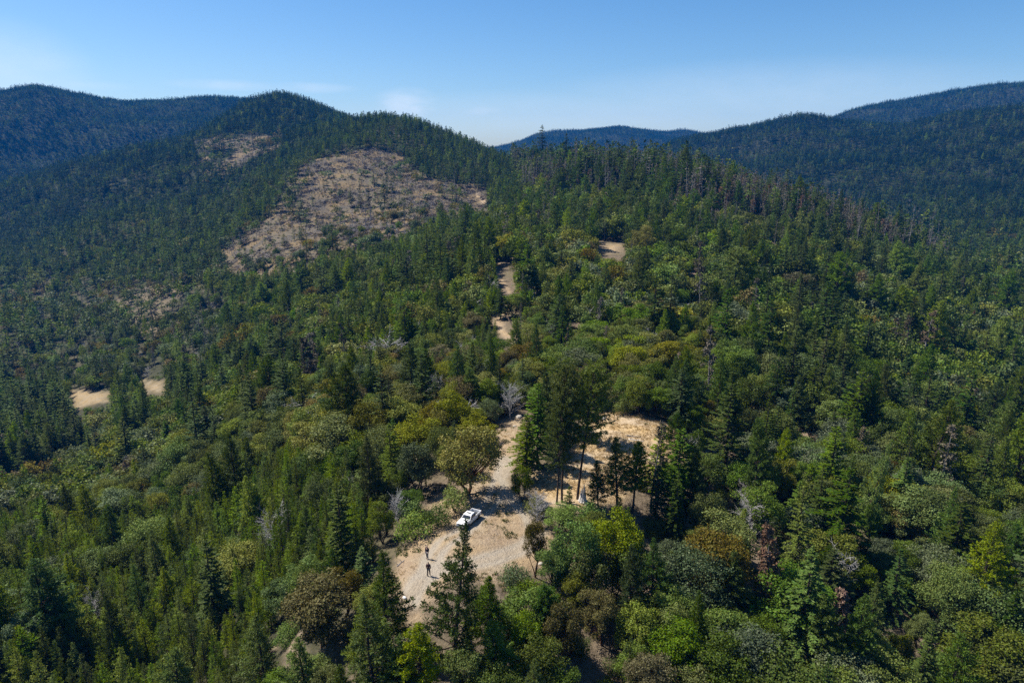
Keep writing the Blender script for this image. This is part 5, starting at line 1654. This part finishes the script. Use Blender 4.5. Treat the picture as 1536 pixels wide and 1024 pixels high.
# loose stones on dirt and road
m = MB()
p = np.concatenate([in_world(W_CLEARING, 4200, rng, 0.5), in_world(W_UPPER, 600, rng, 0.5)])
n = len(p); z = height(p[:, 0], p[:, 1])
r_ = 0.02 + 0.08 * rng.beta(1.0, 6.0, n)
octa = np.array([[1, 0, 0], [0, 1, 0], [-1, 0, 0], [0, -1, 0], [0, 0, 0.75], [0, 0, -0.6]], float)
V = octa[None] * r_[:, None, None] * rng.uniform(0.6, 1.3, (n, 6, 1))
a = rng.uniform(0, 6.28, n); ca, sa = np.cos(a)[:, None], np.sin(a)[:, None]
V = np.stack([V[..., 0] * ca - V[..., 1] * sa, V[..., 0] * sa + V[..., 1] * ca, V[..., 2]], -1) + np.column_stack([p, z + r_ * 0.25])[:, None]
b = np.arange(n)[:, None] * 6
F = np.concatenate([b + [0, 1, 4], b + [1, 2, 4], b + [2, 3, 4], b + [3, 0, 4], b + [1, 0, 5], b + [2, 1, 5], b + [3, 2, 5], b + [0, 3, 5]])
mi = (rng.random(n) < 0.55).astype(int)
m.v.append(V.reshape(-1, 3)); m.n = n * 6; m.f3.append(F); m.m3.append(np.tile(mi, 8))
REDST = plain_mat('reddish_gravel', (0.27, 0.18, 0.14), 0.95, 0, 0.1)
stuff('gravel', m, [STONE, REDST], 'loose pale and reddish stones scattered on the dirt clearing', 'gravel')

# ------------------------------------------------------------------ camera, sun, sky, air
cd = bpy.data.cameras.new('camera'); cam = link(bpy.data.objects.new('camera', cd))
cam.location = (0, 0, CAM_Z); cam.rotation_euler = (math.pi / 2 - PITCH, 0, 0)
cd.lens = 24; cd.sensor_width = 36; cd.clip_start = 0.5; cd.clip_end = 40000
SC.camera = cam

SUN_EL, SUN_LEFT = R(55), R(22)     # the sun stands to the left, a little beyond
sdir = Vector((-math.cos(SUN_LEFT) * math.cos(SUN_EL), math.sin(SUN_LEFT) * math.cos(SUN_EL), math.sin(SUN_EL)))
sl = bpy.data.lights.new('sun', 'SUN'); so = link(bpy.data.objects.new('sun', sl))
sl.energy = 5.0; sl.angle = R(0.5); sl.color = (1.0, 0.93, 0.82)
so.rotation_euler = sdir.to_track_quat('Z', 'Y').to_euler()

w = bpy.data.worlds.new('World'); SC.world = w; w.use_nodes = True
N, L = w.node_tree.nodes, w.node_tree.links
bg = N['Background']
sky = N.new('ShaderNodeTexSky'); sky.sky_type = 'NISHITA'; sky.sun_disc = False
sky.sun_elevation = SUN_EL; sky.sun_rotation = math.atan2(sdir.x, sdir.y)
sky.altitude = 900; sky.air_density = 1.0; sky.dust_density = 1.3; sky.ozone_density = 3.5
bg.inputs['Strength'].default_value = 0.079

# faint fair-weather cloud and distant smoke, placed by compass direction
tc = N.new('ShaderNodeTexCoord')
nz = N.new('ShaderNodeTexNoise'); nz.inputs['Scale'].default_value = 22; nz.inputs['Detail'].default_value = 6; nz.inputs['Roughness'].default_value = 0.6
mp = N.new('ShaderNodeMapping'); mp.inputs['Scale'].default_value = (1, 1, 2.6)
L.new(tc.outputs['Generated'], mp.inputs[0]); L.new(mp.outputs[0], nz.inputs['Vector'])


def mth(op, a, b=None, clamp=False):
    q = N.new('ShaderNodeMath'); q.operation = op; q.use_clamp = clamp
    for k, v_ in enumerate((a, b)):
        if v_ is None:
            continue
        if isinstance(v_, (int, float)):
            q.inputs[k].default_value = v_
        else:
            L.new(v_, q.inputs[k])
    return q.outputs[0]


cover = None
for px_, py_, wx, wy, amt, soft in ((612, 160, 40, 20, 0.5, 1.0), (5, 112, 75, 48, 0.30, 0.5), (340, 128, 60, 6, 0.26, 0.9), (465, 132, 50, 6, 0.28, 0.9), (90, 126, 60, 6, 0.22, 0.8),
                                    (740, 168, 50, 10, 0.3, 0.8), (1150, 150, 260, 40, 0.22, 0.4), (900, 175, 320, 30, 0.22, 0.3)):
    dx_, dy_, dz_ = ray(px_, py_)
    dv = Vector((float(dx_), float(dy_), float(dz_))).normalized()
    rt = Vector((dv.y, -dv.x, 0)).normalized(); up_ = rt.cross(dv)

    def dot(v_):
        q = N.new('ShaderNodeVectorMath'); q.operation = 'DOT_PRODUCT'; L.new(tc.outputs['Generated'], q.inputs[0]); q.inputs[1].default_value = v_
        return q.outputs['Value']
    ex_ = mth('MULTIPLY', dot(rt), FPX / wx); ey_ = mth('MULTIPLY', dot(up_), FPX / wy)
    r2 = mth('ADD', mth('MULTIPLY', ex_, ex_), mth('MULTIPLY', ey_, ey_))
    fall = mth('MULTIPLY', mth('SUBTRACT', 1.0, mth('MULTIPLY', r2, 0.5), True), mth('GREATER_THAN', dot(dv), 0.0))
    tex = mth('ADD', mth('MULTIPLY', mth('SUBTRACT', nz.outputs[0], 0.5), 2.4 * soft), 1.0 - 0.35 * soft, True)
    one = mth('MULTIPLY', mth('MULTIPLY', mth('POWER', fall, 1.4), tex), amt)
    cover = one if cover is None else mth('MAXIMUM', cover, one)
cm = N.new('ShaderNodeMix'); cm.data_type = 'RGBA'
sat = N.new('ShaderNodeHueSaturation'); sat.inputs['Saturation'].default_value = 1.28
L.new(sky.outputs[0], sat.inputs['Color'])
L.new(cover, cm.inputs[0]); L.new(sat.outputs[0], cm.inputs[6]); cm.inputs[7].default_value = (7.2, 7.6, 8.2, 1)
L.new(cm.outputs[2], bg.inputs[0])

SC.view_settings.view_transform = 'Standard'; SC.view_settings.look = 'None'
SC.view_settings.exposure = 0.84; SC.view_settings.gamma = 1.0
SC.cycles.max_bounces = 5; SC.cycles.diffuse_bounces = 3; SC.cycles.transmission_bounces = 3; SC.cycles.volume_bounces = 0
SC.cycles.use_denoising = False

# the air between here and the far hills: one even, faintly blue body of haze round everything
hz = bpy.data.meshes.new('haze')
hb = bmesh.new(); bmesh.ops.create_cube(hb, size=1.0)
hz_lo = GZ_MIN - 1.0; hz_hi = max(GZ_MAX, max(p['z'] + p['H'] for p in PLANTS), float((CAND['z'] + CAND['H']).max())) + 6.0
bmesh.ops.scale(hb, vec=(8300, 8300, hz_hi - hz_lo), verts=hb.verts); bmesh.ops.translate(hb, vec=(0, 0, (hz_hi + hz_lo) / 2), verts=hb.verts)
hb.to_mesh(hz); hb.free()
ho = link(bpy.data.objects.new('haze', hz)); ho['kind'] = 'stuff'; ho['label'] = 'thin blue summer haze over the far hills'; ho['category'] = 'haze'
hm, HN, HL = new_mat('haze')
hout = HN.new('ShaderNodeOutputMaterial'); pv = HN.new('ShaderNodeVolumePrincipled')
pv.inputs['Color'].default_value = (0.01, 0.30, 1.0, 1); pv.inputs['Density'].default_value = 0.00008; pv.inputs['Anisotropy'].default_value = 0.0
HL.new(pv.outputs[0], hout.inputs['Volume'])
hz.materials.append(hm)
